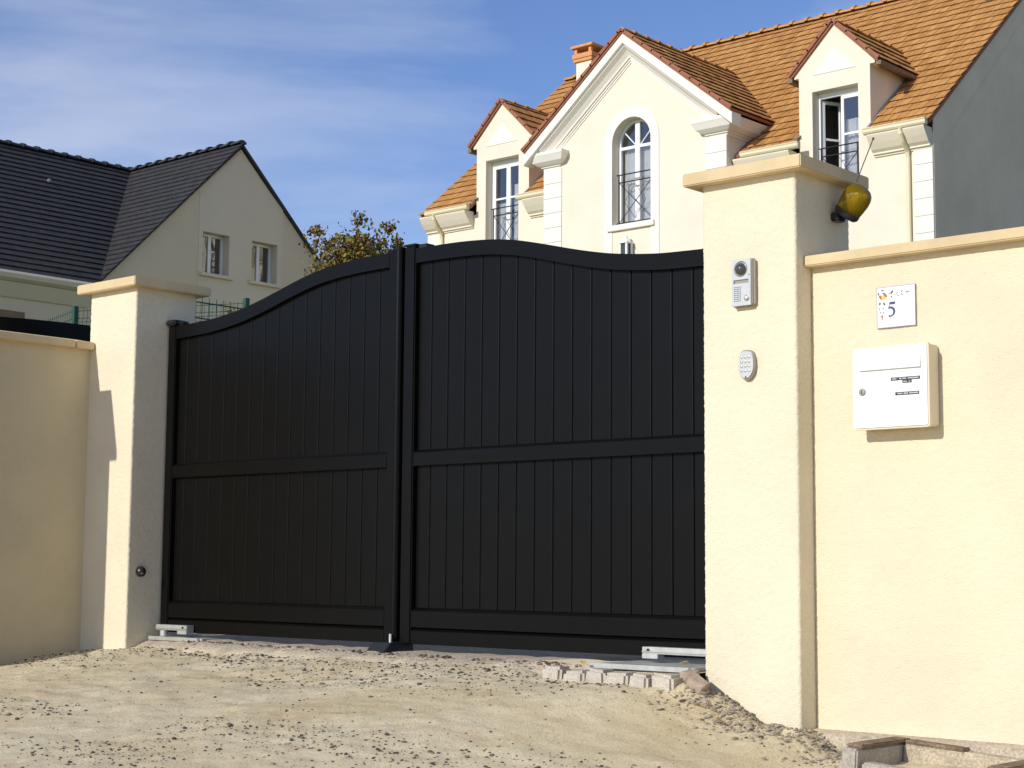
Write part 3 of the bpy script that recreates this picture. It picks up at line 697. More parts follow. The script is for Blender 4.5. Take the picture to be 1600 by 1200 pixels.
def wire_panel(p0, p1, ztop, h, label, posts=(1,1), wr=.003, step=.05, post=.03, drop=0):
    p0, p1 = Vector(p0), Vector(p1); f = empty('wire_fence', (p0.x, p0.y, ztop-h), label, 'fence', 'green wire mesh fences')
    d = (p1-p0); L = d.length; e = d/L; nrm = Vector((-e.y, e.x, 0))
    n = int(L/step)
    m = MB()
    folds = [ztop-.14-k*.5 for k in range(3)]
    for i in range(n+1):
        b = p0 + e*(i*step)
        pts = [Vector((b.x, b.y, ztop+.03)), Vector((b.x, b.y, ztop-.05))]
        for z in folds[:2]:
            pts += [Vector((b.x, b.y, z+.05)), Vector((b.x, b.y, z))+nrm*.035, Vector((b.x, b.y, z-.05))]
        pts.append(Vector((b.x, b.y, ztop-h)))
        for q in pts: q.z -= drop*i/n
        m.tube(pts, wr, 4)
    for z, o in [(ztop, 0), (ztop-h*.97, 0)] + [q for z in folds[:2] for q in ((z+.052,0),(z-.052,0),(z,.036))]:
        a, b = p0+nrm*o, p1+nrm*o; m.tube([(a.x,a.y,z),(b.x,b.y,z-drop)], wr*1.25, 4)
    w = m.build('wire_panel', 'fence_green', f); w['kind'] = 'stuff'
    for k, q in enumerate((p0, p1)):
        if posts[k]:
            mm = MB(); mm.box(q.x-post, q.x+post, q.y-post, q.y+post, ztop-h-.1, ztop+.06-drop*k); mm.build('post', 'fence_green', f, bevel=.005)
    return f
wire_panel((-.30,.50,0), (-.30,3.0,0), 1.805, 1.7, 'green wire mesh fence panel close behind the gate pillar', (0,1))
wire_panel((-8.48,7.63,0), (-10.02,6.28,0), 3.49, 1.5, 'green wire fence between two posts, farther behind the pillar', drop=.11)
wire_panel((-10.05,6.25,0), (-12.2,6.4,0), 3.37, 1.5, 'green wire fence panel above the neighbouring black gate', (0,1), drop=.2)

# ------------------------------------------------------------ tree behind the gate
def tree():
    T = Vector((-8.95, 9.75, 1.7)); t = empty('young_tree', T, 'young tree with rust and yellow autumn leaves behind the gate', 'tree')
    m = MB(); tips = []
    m.tube([T, T+Vector((.02,.0,1.2)), T+Vector((0,.02,2.1)), T+Vector((.05,0,2.75))], [.06,.05,.035,.018], 8)
    R = random.Random(3)
    for k in range(34):
        h = R.uniform(1.3, 2.6); a = R.uniform(0, 6.28); l = R.uniform(.28, .62)*(1.1-.2*(h-1.3)); b = T+Vector((.02,.01,h))
        q = b + Vector((math.cos(a)*l*.55, math.sin(a)*l*.55, l*.35)); e = b + Vector((math.cos(a)*l*.9, math.sin(a)*l*.9, l*R.uniform(.6,.95)))
        m.tube([b, q, e], [.016,.010,.004], 5); tips += [(b.lerp(q,.6),.16),(q,.17),(q.lerp(e,.5),.15),(e,.10)]
    for e, l in ((Vector((-.36,-.30,3.05)),1),(Vector((.34,.36,3.12)),1),(Vector((.44,.42,2.9)),1),(Vector((.10,.05,3.22)),1)):
        b = T+Vector((.02,.01,2.3)); m.tube([b, b.lerp(T+e,.5)+Vector((0,0,.04)), T+e], [.010,.006,.003], 5); tips += [(T+e,.055),(T+e,.05),(b.lerp(T+e,.6),.12)]
    m.tube([T+Vector((.66,.60,2.0)), T+Vector((.665,.60,2.9))], [.004,.002], 5)
    m.build('trunk', 'bark', t)
    c = MB()
    for _ in range(110): tips.append((T+Vector((R.gauss(.02,.20), R.gauss(.02,.20), R.uniform(2.1,2.95))), .11))
    for p, s in tips:
        for _ in range(44):
            q = p + Vector((R.gauss(0,s), R.gauss(0,s), R.gauss(0,s*.85))); l = R.uniform(.018,.035); w = l*.66
            n = Vector((R.gauss(0,1), R.gauss(0,1), R.gauss(0,.8)+.2)).normalized(); u = n.orthogonal().normalized(); u.rotate(Matrix.Rotation(R.uniform(0,6.28), 3, n)); v = n.cross(u)
            hgt = (q.z-T.z-2.2)/.9
            c.ti = min(1, max(0, R.gauss(.50+.20*max(0,hgt), .24)))
            c.add([q-u*l, q-u*l*.2+v*w+n*l*.15, q+u*l*.5+v*w*.7, q+u*l*1.1-n*l*.2, q+u*l*.5-v*w*.7, q-u*l*.2-v*w+n*l*.15], [(0,1,2,3),(0,3,4,5)])
    c.build('crown', 'leaf', t, tint=True)
tree()
def sprig():
    b = Vector((-1.4, 5.2, 1.0)); pt = Vector((-9.4, 8.1, 3.55))
    t = empty('shrub_sprig', (-9.4, 8.1, 1.7), 'lone twig with a few orange leaves over the sweeping gate top', 'plant')
    m = MB(); m.tube([(-9.42,8.1,1.6),(-9.40,8.1,2.8),pt], [.015,.008,.003], 5); m.build('stem', 'bark', t)
    c = MB(); R = random.Random(8)
    for _ in range(14):
        q = pt + Vector((R.gauss(0,.03), R.gauss(0,.03), R.gauss(0,.03))); l = .03; n = Vector((R.gauss(0,1), R.gauss(0,1), R.gauss(0,1))).normalized(); u = n.orthogonal(); v = n.cross(u); c.ti = R.uniform(.4,.65)
        c.add([q-u*l, q+v*l*.6, q+u*l, q-v*l*.6], [(0,1,2,3)])
    c.build('foliage', 'leaf', t, tint=True)
sprig()

# ------------------------------------------------------------ roofing helpers
TILE_W, TILE_G = .165, .288
def tile_geom(w, L=TILE_G+.05):
    e, th, lift = .005, .011, .036
    return [(e,0,lift),(w-e,0,lift),(w-e,L,.002),(e,L,.002),(e,0,lift+th),(w-e,0,lift+th),(w-e,L,.002+th),(e,L,.002+th)]
TF = [(3,2,1,0),(4,5,6,7),(0,1,5,4),(1,2,6,5),(2,3,7,6),(3,0,4,7)]
class Tiles:
    def __init__(s): s.items = []
    def slope(s, O, e, u, L, Sl, keep=None, w=TILE_W, stagger=True):
        O, e, u = Vector(O), Vector(e).normalized(), Vector(u).normalized(); n = e.cross(u)
        rows = int(math.ceil(Sl/TILE_G))
        for r in range(rows):
            off = (.5 if (r % 2 and stagger) else 0)*w
            for c in range(int(math.ceil(L/w))+1):
                a = c*w-off; b = a+w
                a2, b2 = max(a, 0), min(b, L)
                if b2-a2 < .03: continue
                P = O + e*a2 + u*(r*TILE_G)
                if keep and not keep(P + e*(b2-a2)/2 + u*.15): continue
                s.items.append((P, e, u, n, b2-a2, min(TILE_G+.05, Sl-r*TILE_G)))
    def finish(s, roof, camp, name='tile'):
        base = BASE[roof.name]
        isf = lambda q: abs(q[4]-TILE_W) < 1e-4 and q[5] > TILE_G+.049
        full = [q for q in s.items if isf(q)]; part = [q for q in s.items if not isf(q)]
        def vis(q):
            v = q[0]-camp; d = M.inverted() @ q[0]; px = 800+2610*d.x/-d.z; py = 600-2610*d.y/-d.z
            return (0 if (-5 < px < 1605 and -5 < py < 640) else 1, v.length)
        full.sort(key=vis)
        meshes = []
        for k in range(6):
            me = bpy.data.meshes.new('tile'); me.from_pydata(tile_geom(TILE_W), [], TF); me.materials.append(MATS['orange_tile'])
            at = me.attributes.new('tint', 'FLOAT', 'FACE'); at.data.foreach_set('value', [k/5]*6); meshes.append(me)
        R = random.Random(2)
        for q in full[:300]:
            o = bpy.data.objects.new(name, R.choice(meshes)); COL.objects.link(o); o.parent = roof
            j = R.gauss(0, .002)
            mt = Matrix((q[1], q[2], q[3])).transposed().to_4x4(); mt.translation = q[0]-base+q[3]*j; o.matrix_local = mt
        g = MB()
        for P, e, u, n, w, tl in full[300:]+part:
            g.ti = R.choice([0,.2,.4,.6,.8,1]); j = R.gauss(0, .002)
            g.add([P + e*x + u*y + n*(z+j) for x, y, z in tile_geom(w, max(tl, .03))], TF)
        o = g.build('more_tiles', 'orange_tile', roof, tint=True); o['kind'] = 'stuff'
def ridge_tiles(roof, a, b, step, r, mat, name='ridge_tile'):
    a, b = Vector(a), Vector(b); d = b-a; n = max(1, int(d.length/step)); e = d/n; eu = e.normalized()
    side = eu.cross(Vector((0,0,1))).normalized()
    vs = []; fs = []
    for s_, rr, z in ((0, r, 0), (.86, r*.94, -.006), (.84, r*1.30, .0), (1.06, r*1.30, .0)):
        for k in range(7):
            t = math.pi*k/6; vs.append(e*s_ + side*(rr*math.cos(t)*1.15) + Vector((0,0,rr*math.sin(t)*.8-.02+z)))
    for i in range(3):
        for k in range(6): fs.append((i*7+k, i*7+k+1, (i+1)*7+k+1, (i+1)*7+k))
    fs += [tuple(range(7)), tuple(21+k for k in range(7))[::-1]]
    me = bpy.data.meshes.new(name); me.from_pydata([tuple(v) for v in vs], [], fs); me.materials.append(MATS[mat])
    if mat == 'orange_tile': at = me.attributes.new('tint', 'FLOAT', 'FACE'); at.data.foreach_set('value', [.55]*len(fs))
    bm = bmesh.new(); bm.from_mesh(me); bmesh.ops.recalc_face_normals(bm, faces=bm.faces); bm.to_mesh(me); bm.free()
    for i in range(n):
        o = bpy.data.objects.new(name, me); COL.objects.link(o); o.parent = roof; o.location = a + e*i - BASE[roof.name]

# ------------------------------------------------------------ the cream house
H = empty('cream_house', (-12.5, 25.9, 3.4), 'cream house with orange tiled roof, dormers and arched gable window', 'house')
YF, YW = 20.5, 20.95           # gable front plane, main wall plane
XL, XR = -18.56, -6.36
RE_Y, RE_Z, RS = 20.74, 8.10, .835   # eave point of the main roof and its slope
RIDY = 25.75; RIDZ = RE_Z + RS*(RIDY-RE_Y)
roofz = lambda y: RE_Z + RS*(y-RE_Y)
roofy = lambda z: RE_Y + (z-RE_Z)/RS
dorm = [(-17.13, -15.63, -16.40), (-9.02, -7.545, -8.27)]
op = [(-16.86, -15.92), (-8.74, -7.79)]
DA, DEZ = 10.30, 9.44
def dormer_outline(a, b, c):
    return [(b,7.95),(b,9.40),(b+.10,9.40),(b+.10,9.445),(c,DA),(a-.10,9.445),(a-.10,9.40),(a,9.40),(a,7.95)]
out = [(XL,3.4),(XR,3.4),(XR,7.95)] + dormer_outline(*dorm[1]) + dormer_outline(*dorm[0]) + [(XL,7.95)]
holes = [[(a,6.9),(b,6.9),(b,9.09),(a,9.09)] for a, b in op]
m = MB(); m.prism([out]+holes, XZ, YW, YW+.28); m.build('front_wall', 'house_render', H)
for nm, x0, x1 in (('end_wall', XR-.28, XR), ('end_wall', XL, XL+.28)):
    m = MB(); m.prism([[(YW+.281,3.4),(30.6,3.4),(30.6,8.0),(RIDY,RIDZ-.06),(YW+.281,8.2)]], YZ, x0, x1); m.build(nm, 'house_render_shade', H)
# flat band along the end-wall verge
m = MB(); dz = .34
m.prism([[(YW+.02,roofz(YW)-.05),(RIDY,RIDZ-.05),(RIDY,RIDZ-.05-dz),(YW+.30,roofz(YW)-.05-dz-.1),(YW+.30,3.4),(YW+.02,3.4)]], YZ, XR+.002, XR+.022); m.build('verge_band', 'house_render_shade', H)
m = MB(); m.box(XL+.29, XR-.29, 30.3, 30.6, 3.4, 8.0); m.build('rear_wall', 'house_render', H)
# gable bay
GC = (-14.81-10.32)/2; GA, GE = 10.90, 8.90-.04; GHW = 2.53; GS = (GA-GE)/GHW
gline = lambda x: GA - GS*abs(x-GC)
ax0, ax1, asill, aspr = -13.04, -12.09, 7.07, 8.735; acx, ar = (ax0+ax1)/2, (ax1-ax0)/2
arch = [(ax0,asill),(ax1,asill)] + [(acx+ar*math.cos(t), aspr+ar*math.sin(t)) for t in np.linspace(0, math.pi, 25)]
m = MB(); m.prism([[(-14.80,3.4),(-10.33,3.4),(-10.33,gline(-10.33)-.08),(GC,GA-.08),(-14.80,gline(-14.8)-.08)], arch], XZ, YF, YF+.30); m.build('gable_wall', 'house_render', H)
for x0, x1 in ((-14.80,-14.55), (-10.58,-10.33)):
    m = MB(); m.prism([[(YF+.301,3.4),(YW+.9,3.4),(YW+.9,8.75),(YF+.301,8.75)]], YZ, x0, x1); m.build('bay_cheek', 'house_render', H)
# arch surround
ro = ar+.20
so_ = [(acx-ro,3.6),(acx-ro,aspr)] + [(acx+ro*math.cos(t), aspr+ro*math.sin(t)) for t in np.linspace(math.pi, 0, 25)][1:] + [(acx+ro,3.6)]
si_ = [(ax1+.001,3.6),(ax1+.001,aspr)] + [(acx+(ar+.001)*math.cos(t), aspr+(ar+.001)*math.sin(t)) for t in np.linspace(0, math.pi, 25)][1:] + [(ax0-.001,3.6)]
m = MB(); m.prism([so_ + si_], XZ, YF-.018, YF+.004); m.build('window_surround', 'house_trim', H)
m = MB(); m.box(ax0-.10, ax1+.10, YF-.07, YF+.16, asill-.10, asill+.012); m.build('window_sill', 'house_trim', H, bevel=.008)
# pilasters built of quoin blocks
def quoins(x0, x1, y, z0, z1, h=.305, ret=0):
    z = z1
    mesh = None
    while z > z0:
        m = MB(); m.box(x0, x1, y-.025, y+.06+ret, z-h+.007, z); m.build('quoin', 'house_trim', H, bevel=.004, seg=1); z -= h
quoins(-14.815, -14.34, YF, 5.2, 8.47, ret=.0); quoins(-10.80, -10.315, YF, 5.2, 8.47)
quoins(-6.71, -6.345, YW, 5.2, 7.70); quoins(XL-.012, -18.2, YW, 5.2, 7.70)
# raking cornice: swept moulding under the gable verge
def rake(name, prof, mat, cut=-.03):
    cs = math.sqrt(1+GS*GS); xs = [GC-GHW+cut, GC, GC+GHW-cut]; V = []; n = len(prof)
    for x in xs:
        for d, y in prof: V.append((x, y, gline(x) - .035 - d*cs))
    fs = [(i*n+k, i*n+(k+1)%n, (i+1)*n+(k+1)%n, (i+1)*n+k) for i in range(2) for k in range(n)] + [tuple(range(n)), tuple(2*n+k for k in range(n))]
    m = MB(); m.add(V, fs); m.build(name, mat, H)
rake('verge_fascia', [(0,YF-.30),(.17,YF-.30),(.185,YF-.27),(.185,YF+.002),(0,YF+.002)], 'house_trim')
rake('raking_cornice', [(.1852,YF-.25),(.21,YF-.235),(.26,YF-.15),(.33,YF-.085),(.365,YF-.075),(.37,YF-.045),(.40,YF-.042),(.405,YF-.02),(.435,YF-.018),(.437,YF+.002),(.1852,YF+.002)], 'house_trim', .34)
def cornice(name, x0, x1, y, ztop, mat, dep=.30, h=.36, ends=0):
    pr = [(0,0),(-dep,0),(-dep,-.025),(-dep*.93,-.06),(-dep*.72,-h*.42),(-dep*.45,-h*.70),(-dep*.25,-h*.82),(-dep*.25,-h*.90),(-dep*.12,-h*.91),(-dep*.10,-h),(0,-h)]
    m = MB(); m.prism([[(y+a, ztop+b) for a, b in pr]], YZ, x0, x1); return m.build(name, mat, H)
def cornice_block(x0, x1, y0, y1, ztop, h=.33, out=.26):
    """moulded eave return, flared on all sides"""
    pr = [(1,0),(1,-.06),(.95,-.08),(.72,-.19),(.38,-.25),(.20,-.26),(.20,-.285),(.06,-.29),(.04,-h)]
    V, Fs = [], []
    for k, (o, z) in enumerate(pr):
        q = o*out; V += [(x0-q, y0-q, ztop+z), (x1+q, y0-q, ztop+z), (x1+q, y1, ztop+z), (x0-q, y1, ztop+z)]
    for k in range(len(pr)-1):
        for j in range(4): Fs.append((k*4+j, k*4+(j+1)%4, k*4+4+(j+1)%4, k*4+4+j))
    Fs += [(3,2,1,0), tuple(len(V)-4+j for j in range(4))]
    m = MB(); m.add(V, Fs); m.build('eave_return', 'house_trim', H)
cornice_block(-14.815, -14.40, YF, YF+.45, 8.80, out=.24); cornice_block(-10.74, -10.315, YF, YF+1.6, 8.80, out=.24)
# eaves of the main wall: cove, gutter, brackets, downpipes
def gutter(x0, x1, y, z):
    pr = [(0,0),(-.10,0),(-.115,-.015),(-.10,-.035),(-.098,-.075),(-.075,-.105),(-.02,-.115),(0,-.115)]
    m = MB(); m.prism([[(y+a, z+b) for a, b in pr]], YZ, x0, x1); m.build('gutter', 'gutter_cream', H)
for x0, x1 in ((XL, -17.20), (-15.56, -14.84), (-10.30, -9.08), (-7.47, XR)):
    cornice('eave_cove', x0, x1, YW-.001, 8.02, 'house_render')
for x0, x1 in ((-18.37, -17.1), (-15.69, -14.83), (-10.11, -8.85), (-7.52, -6.31)):
    gutter(x0, x1, 20.70, 8.13)
def downpipe(x):
    m = MB(); m.tube([(x,20.64,8.02),(x,20.64,7.93),(x,20.72,7.80),(x,20.88,7.66),(x,20.90,7.5),(x,20.90,3.5)], .042, 10); m.build('downpipe', 'gutter_cream', H)
downpipe(-6.80); downpipe(-18.12)
# roof
roof = MB()
def sheet(m, P, t=.06):
    P = [Vector(p) for p in P]; n = (P[1]-P[0]).cross(P[2]-P[0]).normalized(); n = n if n.z > 0 else -n
    m.hexa([p-n*t for p in P] + P)
sheet(roof, [(XL-.06,22.35,roofz(22.35)),(XR+.05,22.35,roofz(22.35)),(XR+.05,RIDY,RIDZ),(XL-.06,RIDY,RIDZ)])
for xa, xb in ((XL-.06,-17.14), (-15.62,-14.81), (-10.32,-9.03), (-7.535,XR+.05)):
    sheet(roof, [(xa,RE_Y,RE_Z),(xb,RE_Y,RE_Z),(xb,22.35,roofz(22.35)),(xa,22.35,roofz(22.35))])
sheet(roof, [(XR+.05,2*RIDY-RE_Y,RE_Z),(XL-.06,2*RIDY-RE_Y,RE_Z),(XL-.06,RIDY,RIDZ),(XR+.05,RIDY,RIDZ)])
RF = roof.build('roof', 'verge_red', H)
T = Tiles()
def keep_main(p):
    if abs(p.x-GC) < GHW-.05 and p.z < gline(p.x)-.12: return False
    for a, b, c in dorm:
        if a+.02 < p.x < b-.02 and p.z < DA-.97*abs(p.x-c)-.1 and p.y < roofy(DEZ)+.4: return False
    return True
T.slope((XL-.07,RE_Y-.05,roofz(RE_Y-.05)), (1,0,0), (0,1,RS), XR-XL+.13, math.hypot(RIDY-RE_Y+.05, RIDZ-RE_Z+.04)-.02, keep_main)
# cross-gable roof and dormer roofs
def side_roof(cx, za, ze, hw, yfr, mat_under):
    s = (za-ze)/hw; yb = roofy(za)+.25
    for sg in (-1, 1):
        xe = cx+sg*hw
        m = MB(); sheet(m, [(xe,yfr,ze),(xe,roofy(ze)+.25,ze),(cx,yb,za),(cx,yfr,za)], .05); m.build('roof', mat_under, H)
        Lm = yb-yfr
        kp_ = lambda p: p.z > roofz(p.y)-.10
        if sg > 0: T.slope((xe,yfr-.02,ze), (0,1,0), (-1,0,s), Lm, math.hypot(hw, za-ze)-.02, kp_)
        else: T.slope((xe,yb-.02,ze), (0,-1,0), (1,0,s), Lm, math.hypot(hw, za-ze)-.02, kp_)
    return yb
def verge_line(cx, za, ze, hw, y0, y1, name='verge_tile'):
    s = (za-ze)/hw; n = int(math.hypot(hw, za-ze)/TILE_G); ln = math.hypot(1, s)
    for sg in (-1, 1):
        u = Vector((-sg, 0, s)).normalized(); nn = Vector((sg*s, 0, 1)).normalized()
        for k in range(n+1):
            a = Vector((cx+sg*hw, 0, ze)) + u*(k*TILE_G); b = a + u*min(TILE_G+.03, math.hypot(hw,za-ze)-k*TILE_G)
            if (b-a).length < .05: continue
            lo, l2 = .034, .010; P = []
            for y in (y0, y1):
                P.append([a+nn*(lo-.055), b+nn*(l2-.035), b+nn*(l2+.014), a+nn*(lo+.014)])
                for v in P[-1]: v.y = y
            m = MB(); m.hexa([P[0][0],P[0][1],P[1][1],P[1][0],P[0][3],P[0][2],P[1][2],P[1][3]]); m.build(name, 'verge_red', H)
gyb = side_roof(GC, GA, GE, GHW+.04, YF-.33, 'verge_red')
verge_line(GC, GA+.012, GE+.012, GHW+.04, YF-.36, YF-.32)
for (a, b, c) in dorm:
    hw = .93
    side_roof(c, DA+.05, DEZ, hw, YW-.05, 'verge_red'); verge_line(c, DA+.062, DEZ+.012, hw, YW-.085, YW-.045)
    for x0, x1 in ((a, a+.15), (b-.15, b)):
        m = MB(); m.prism([[(YW+.281,8.0),(22.6,8.9),(22.6,9.42),(YW+.281,9.42)]], YZ, x0, x1); m.build('dormer_cheek', 'house_render', H)
        # lead flashing where the cheek meets the tiles
    for xx, s_ in ((a, -1), (b, 1)):
        m = MB(); m.hexa([Vector((xx+s_*p, y, roofz(y)+z)) for z in (.0, .06) for p, y in ((.004,YW-.16),(.05,YW-.16),(.05,22.5),(.004,22.5))]); m.build('flashing', 'silver_dark', H)
    m = MB(); zc = 9.40; m.prism([[(c-.44,zc),(c+.44,zc),(c,zc+.45)]], XZ, YW-.012, YW+.003); m.build('gable_triangle', 'house_trim', H)
    for xx in (c-hw+.01, c+hw-.01):
        m = MB(); m.box(xx-.05, xx+.05, YW-.04, roofy(DEZ)+.1, DEZ-.10, DEZ-.03); m.build('eave_board', 'brown_shutter', H)
T.finish(RF, M.translation)
ridge_tiles(RF, (XL-.05,RIDY,RIDZ+.02), (XR+.05,RIDY,RIDZ+.02), .38, .11, 'orange_tile')
ridge_tiles(RF, (GC,YF-.33,GA+.02), (GC,roofy(GA),GA+.02), .38, .065, 'orange_tile')
for a, b, c in dorm: ridge_tiles(RF, (c,YW-.06,DA+.06), (c,roofy(DA),DA+.06), .38, .055, 'orange_tile')
# vent tiles
for x, r in ((-9.2, 3.4), (-7.0, 5.1)):
    y = RE_Y+r*.77; m = MB(); m.box(x-.07, x+.07, y-.06, y+.10, roofz(y)+.02, roofz(y)+.10); m.build('vent_tile', 'brown_shutter', RF, bevel=.02)
# chimney
ch = MB(); ch.box(-18.10,-17.63,25.50,26.02,11.3,12.58); CH = ch.build('chimney', 'house_render', H, bevel=.006)
m = MB(); m.box(-18.15,-17.58,25.45,26.07,12.582,12.66); m.build('brick_band', 'terracotta', CH, bevel=.006)
m = MB(); m.box(-18.17,-17.56,25.43,26.09,12.662,12.78); m.build('brick_band', 'terracotta', CH, bevel=.006)
for px in (-18.13,-17.69):
    for py in (25.47, 25.97):
        m = MB(); m.box(px, px+.08, py, py+.08, 12.782, 12.92); m.build('cap_post', 'terracotta', CH)
m = MB(); m.box(-18.20,-17.53,25.40,26.12,12.922,12.985); m.build('cap_slab', 'terracotta', CH, bevel=.006)
# windows
def curtain(parent, x0, x1, y, z0, z1, n=40, amp=.02, per=.09):
    X = np.linspace(x0, x1, n); V = []
    for x in X:
        w = amp*math.sin(x/per*6.28)+amp*.5*math.sin(x/per*2.9)
        V += [(x, y+w, z0), (x, y+w*.6, z1)]
    m = MB(); m.add(V, [(2*i, 2*i+2, 2*i+3, 2*i+1) for i in range(n-1)]); m.build('curtain', 'curtain', parent, smooth=True)
def room(parent, x0, x1, y0, z0, z1, dep=1.6):
    m = MB(); y1 = y0+dep
    m.add([(x0,y0,z0),(x1,y0,z0),(x1,y1,z0),(x0,y1,z0),(x0,y0,z1),(x1,y0,z1),(x1,y1,z1),(x0,y1,z1)], [(0,1,2,3),(4,5,6,7),(1,2,6,5),(2,3,7,6),(3,0,4,7)])
    m.build('room_interior', 'dark_room', parent)
def railing(x0, x1, y, z0, z1):
    m = MB(); r = .012
    for z in (z1, z1-.155, z0): m.tube([(x0-(.06 if z != z1-.155 else 0),y,z),(x1+(.05 if z != z1-.155 else 0),y,z)], .013, 6)
    for x in (x0, x1): m.tube([(x,y,z0),(x,y,z1)], .016, 6)
    za, zb = z0, z1-.155; xm, zm = (x0+x1)/2, (za+zb)/2
    m.tube([(x0,y,za),(x1,y,zb)], .008, 5); m.tube([(x0,y+.016,zb),(x1,y+.016,za)], .008, 5)
    w = (x1-x0)*.32; hh = (zb-za)*.42
    m.tube([(xm,y-.014,zm-hh),(xm+w,y-.014,zm),(xm,y-.014,zm+hh),(xm-w,y-.014,zm),(xm,y-.014,zm-hh)], .006, 5)
    m.build('railing', 'iron', H)
def framebars(mb, bars, y0, y1):
    for x0, x1, z0, z1 in bars: mb.box(x0, x1, y0, y1, z0, z1)
# arched window
yw = YF+.20
rin = ar-.055
fo = [(ax0+.002,asill+.01)] + [(ax0+.002,aspr)] + [(acx+(ar-.002)*math.cos(t), aspr+(ar-.002)*math.sin(t)) for t in np.linspace(math.pi, 0, 25)][1:] + [(ax1-.002,asill+.01)]
fi_ = [(ax0+.06,asill+.07)] + [(ax0+.06,aspr)] + [(acx+rin*math.cos(t), aspr+rin*math.sin(t)) for t in np.linspace(math.pi, 0, 25)][1:] + [(ax1-.06,asill+.07)]
m = MB(); m.prism([fo, fi_], XZ, yw, yw+.06); AW = m.build('arched_window', 'white_paint', H)
m = MB(); m.box(acx-.055, acx+.055, yw-.012, yw+.05, asill+.071, aspr+rin*.99); m.build('mullion', 'white_paint', AW)
m = MB(); m.box(ax0+.061, acx-.056, yw+.002, yw+.048, aspr-.10, aspr-.04); m.box(acx+.056, ax1-.061, yw+.002, yw+.048, aspr-.10, aspr-.04); m.build('transom', 'white_paint', AW)
m = MB()
for sg in (-1, 1): m.tube([(acx+sg*.05,yw+.02,aspr-.05),(acx+sg*rin*.80,yw+.02,aspr+rin*.60)], .014, 5)
m.build('glazing_bar', 'white_paint', AW)
m = MB(); m.add([(p[0],yw+.03,p[1]) for p in fi_], [tuple(range(len(fi_)))]); m.build('pane', 'window_glass', AW)
curtain(AW, ax0+.07, ax1-.07, yw+.12, asill+.06, aspr-.06); room(AW, ax0-.1, ax1+.1, YF+.301, asill-.3, aspr+.6)
railing(-12.90, -12.08, YF+.03, 7.12, 8.09)
# dormer french windows
def french(a, b, open_left):
    yy = YW+.20; m = MB(); m.prism([[(a+.002,6.91),(b-.002,6.91),(b-.002,9.088),(a+.002,9.088)], [(a+.05,6.95),(b-.05,6.95),(b-.05,8.99),(a+.05,8.99)]], XZ, yy, yy+.06); w = m.build('french_window', 'white_paint', H)
    mid = (a+b)/2
    def sash(x0, x1, y, nm='sash'):
        m = MB(); m.prism([[(x0,6.955),(x1,6.955),(x1,8.985),(x0,8.985)], [(x0+.055,7.05),(x1-.055,7.05),(x1-.055,8.92),(x0+.055,8.92)]], XZ, y, y+.05)
        m.box(x0+.056, x1-.056, y+.008, y+.042, 8.24, 8.28); return m.build(nm, 'white_paint', w)
    def pane(x0, x1, y):
        m = MB(); m.add([(x0+.055,y+.025,7.05),(x1-.055,y+.025,7.05),(x1-.055,y+.025,8.92),(x0+.055,y+.025,8.92)], [(0,1,2,3)]); m.build('pane', 'window_glass', w)
    sash(mid+.002, b-.052, yy+.006); pane(mid+.002, b-.052, yy+.006)
    if open_left:      # this leaf stands open into the room
        L = mid-a-.055; th_ = rad(62); hx, hy = a+.055, yy+.062
        def rot(u, yo, z): return (hx+u*math.cos(th_)-yo*math.sin(th_), hy+u*math.sin(th_)+yo*math.cos(th_), z)
        m = MB(); m.prism([[(0,6.96),(L,6.96),(L,8.98),(0,8.98)], [(.055,7.05),(L-.055,7.05),(L-.055,8.92),(.055,8.92)]], lambda u, v, q: rot(u, q, v), 0, .05)
        m.prism([[(.056,8.24),(L-.056,8.24),(L-.056,8.28),(.056,8.28)]], lambda u, v, q: rot(u, q, v), .008, .042); m.build('sash', 'white_paint', w)
        m = MB(); m.add([rot(.055,.025,7.05), rot(L-.055,.025,7.05), rot(L-.055,.025,8.92), rot(.055,.025,8.92)], [(0,1,2,3)]); m.build('pane', 'window_glass', w)
    else:
        sash(a+.052, mid-.002, yy+.006); pane(a+.052, mid-.002, yy+.006); curtain(w, a+.07, mid-.03, yy+.14, 6.98, 8.20)
    curtain(w, mid+.03, b-.06, yy+.14, 6.98, 8.56); room(w, a-.08, b+.08, YW+.285, 6.6, 9.2, 1.1)
french(*op[0], False); french(*op[1], True)
railing(-16.66, -15.93, YW+.03, 7.02, 8.01); railing(-8.58, -7.83, YW+.03, 7.02, 8.01)
# lantern over the door
ln = empty('wall_lantern', (-12.6, 20.4, 6.35), 'white lantern on the house front under the arched window', 'lantern')
lx, ly = -12.60, 20.36
m = MB(); m.box(lx-.11, lx+.11, ly-.11, ly+.11, 6.66, 6.69); m.lathe([(.115,0),(.075,.06),(.05,.07),(.05,.11),(.03,.13),(.001,.14)], (lx,ly,6.69), (0,0,1), 8); m.build('hood', 'white_paint', ln)
m = MB()
for sx in (-1,1):
    for sy in (-1,1): m.box(lx+sx*.075-.018, lx+sx*.075+.018, ly+sy*.075-.018, ly+sy*.075+.018, 6.36, 6.66)
m.box(lx-.09, lx+.09, ly-.09, ly+.09, 6.32, 6.36); m.build('cage', 'white_paint', ln)
m = MB(); m.box(lx-.06, lx+.06, ly-.06, ly+.06, 6.361, 6.659); m.build('glass_box', 'grey_glass', ln)
m = MB(); m.box(lx-.03, lx+.03, ly+.09, YF+.01, 6.5, 6.56); m.build('bracket', 'white_paint', ln)

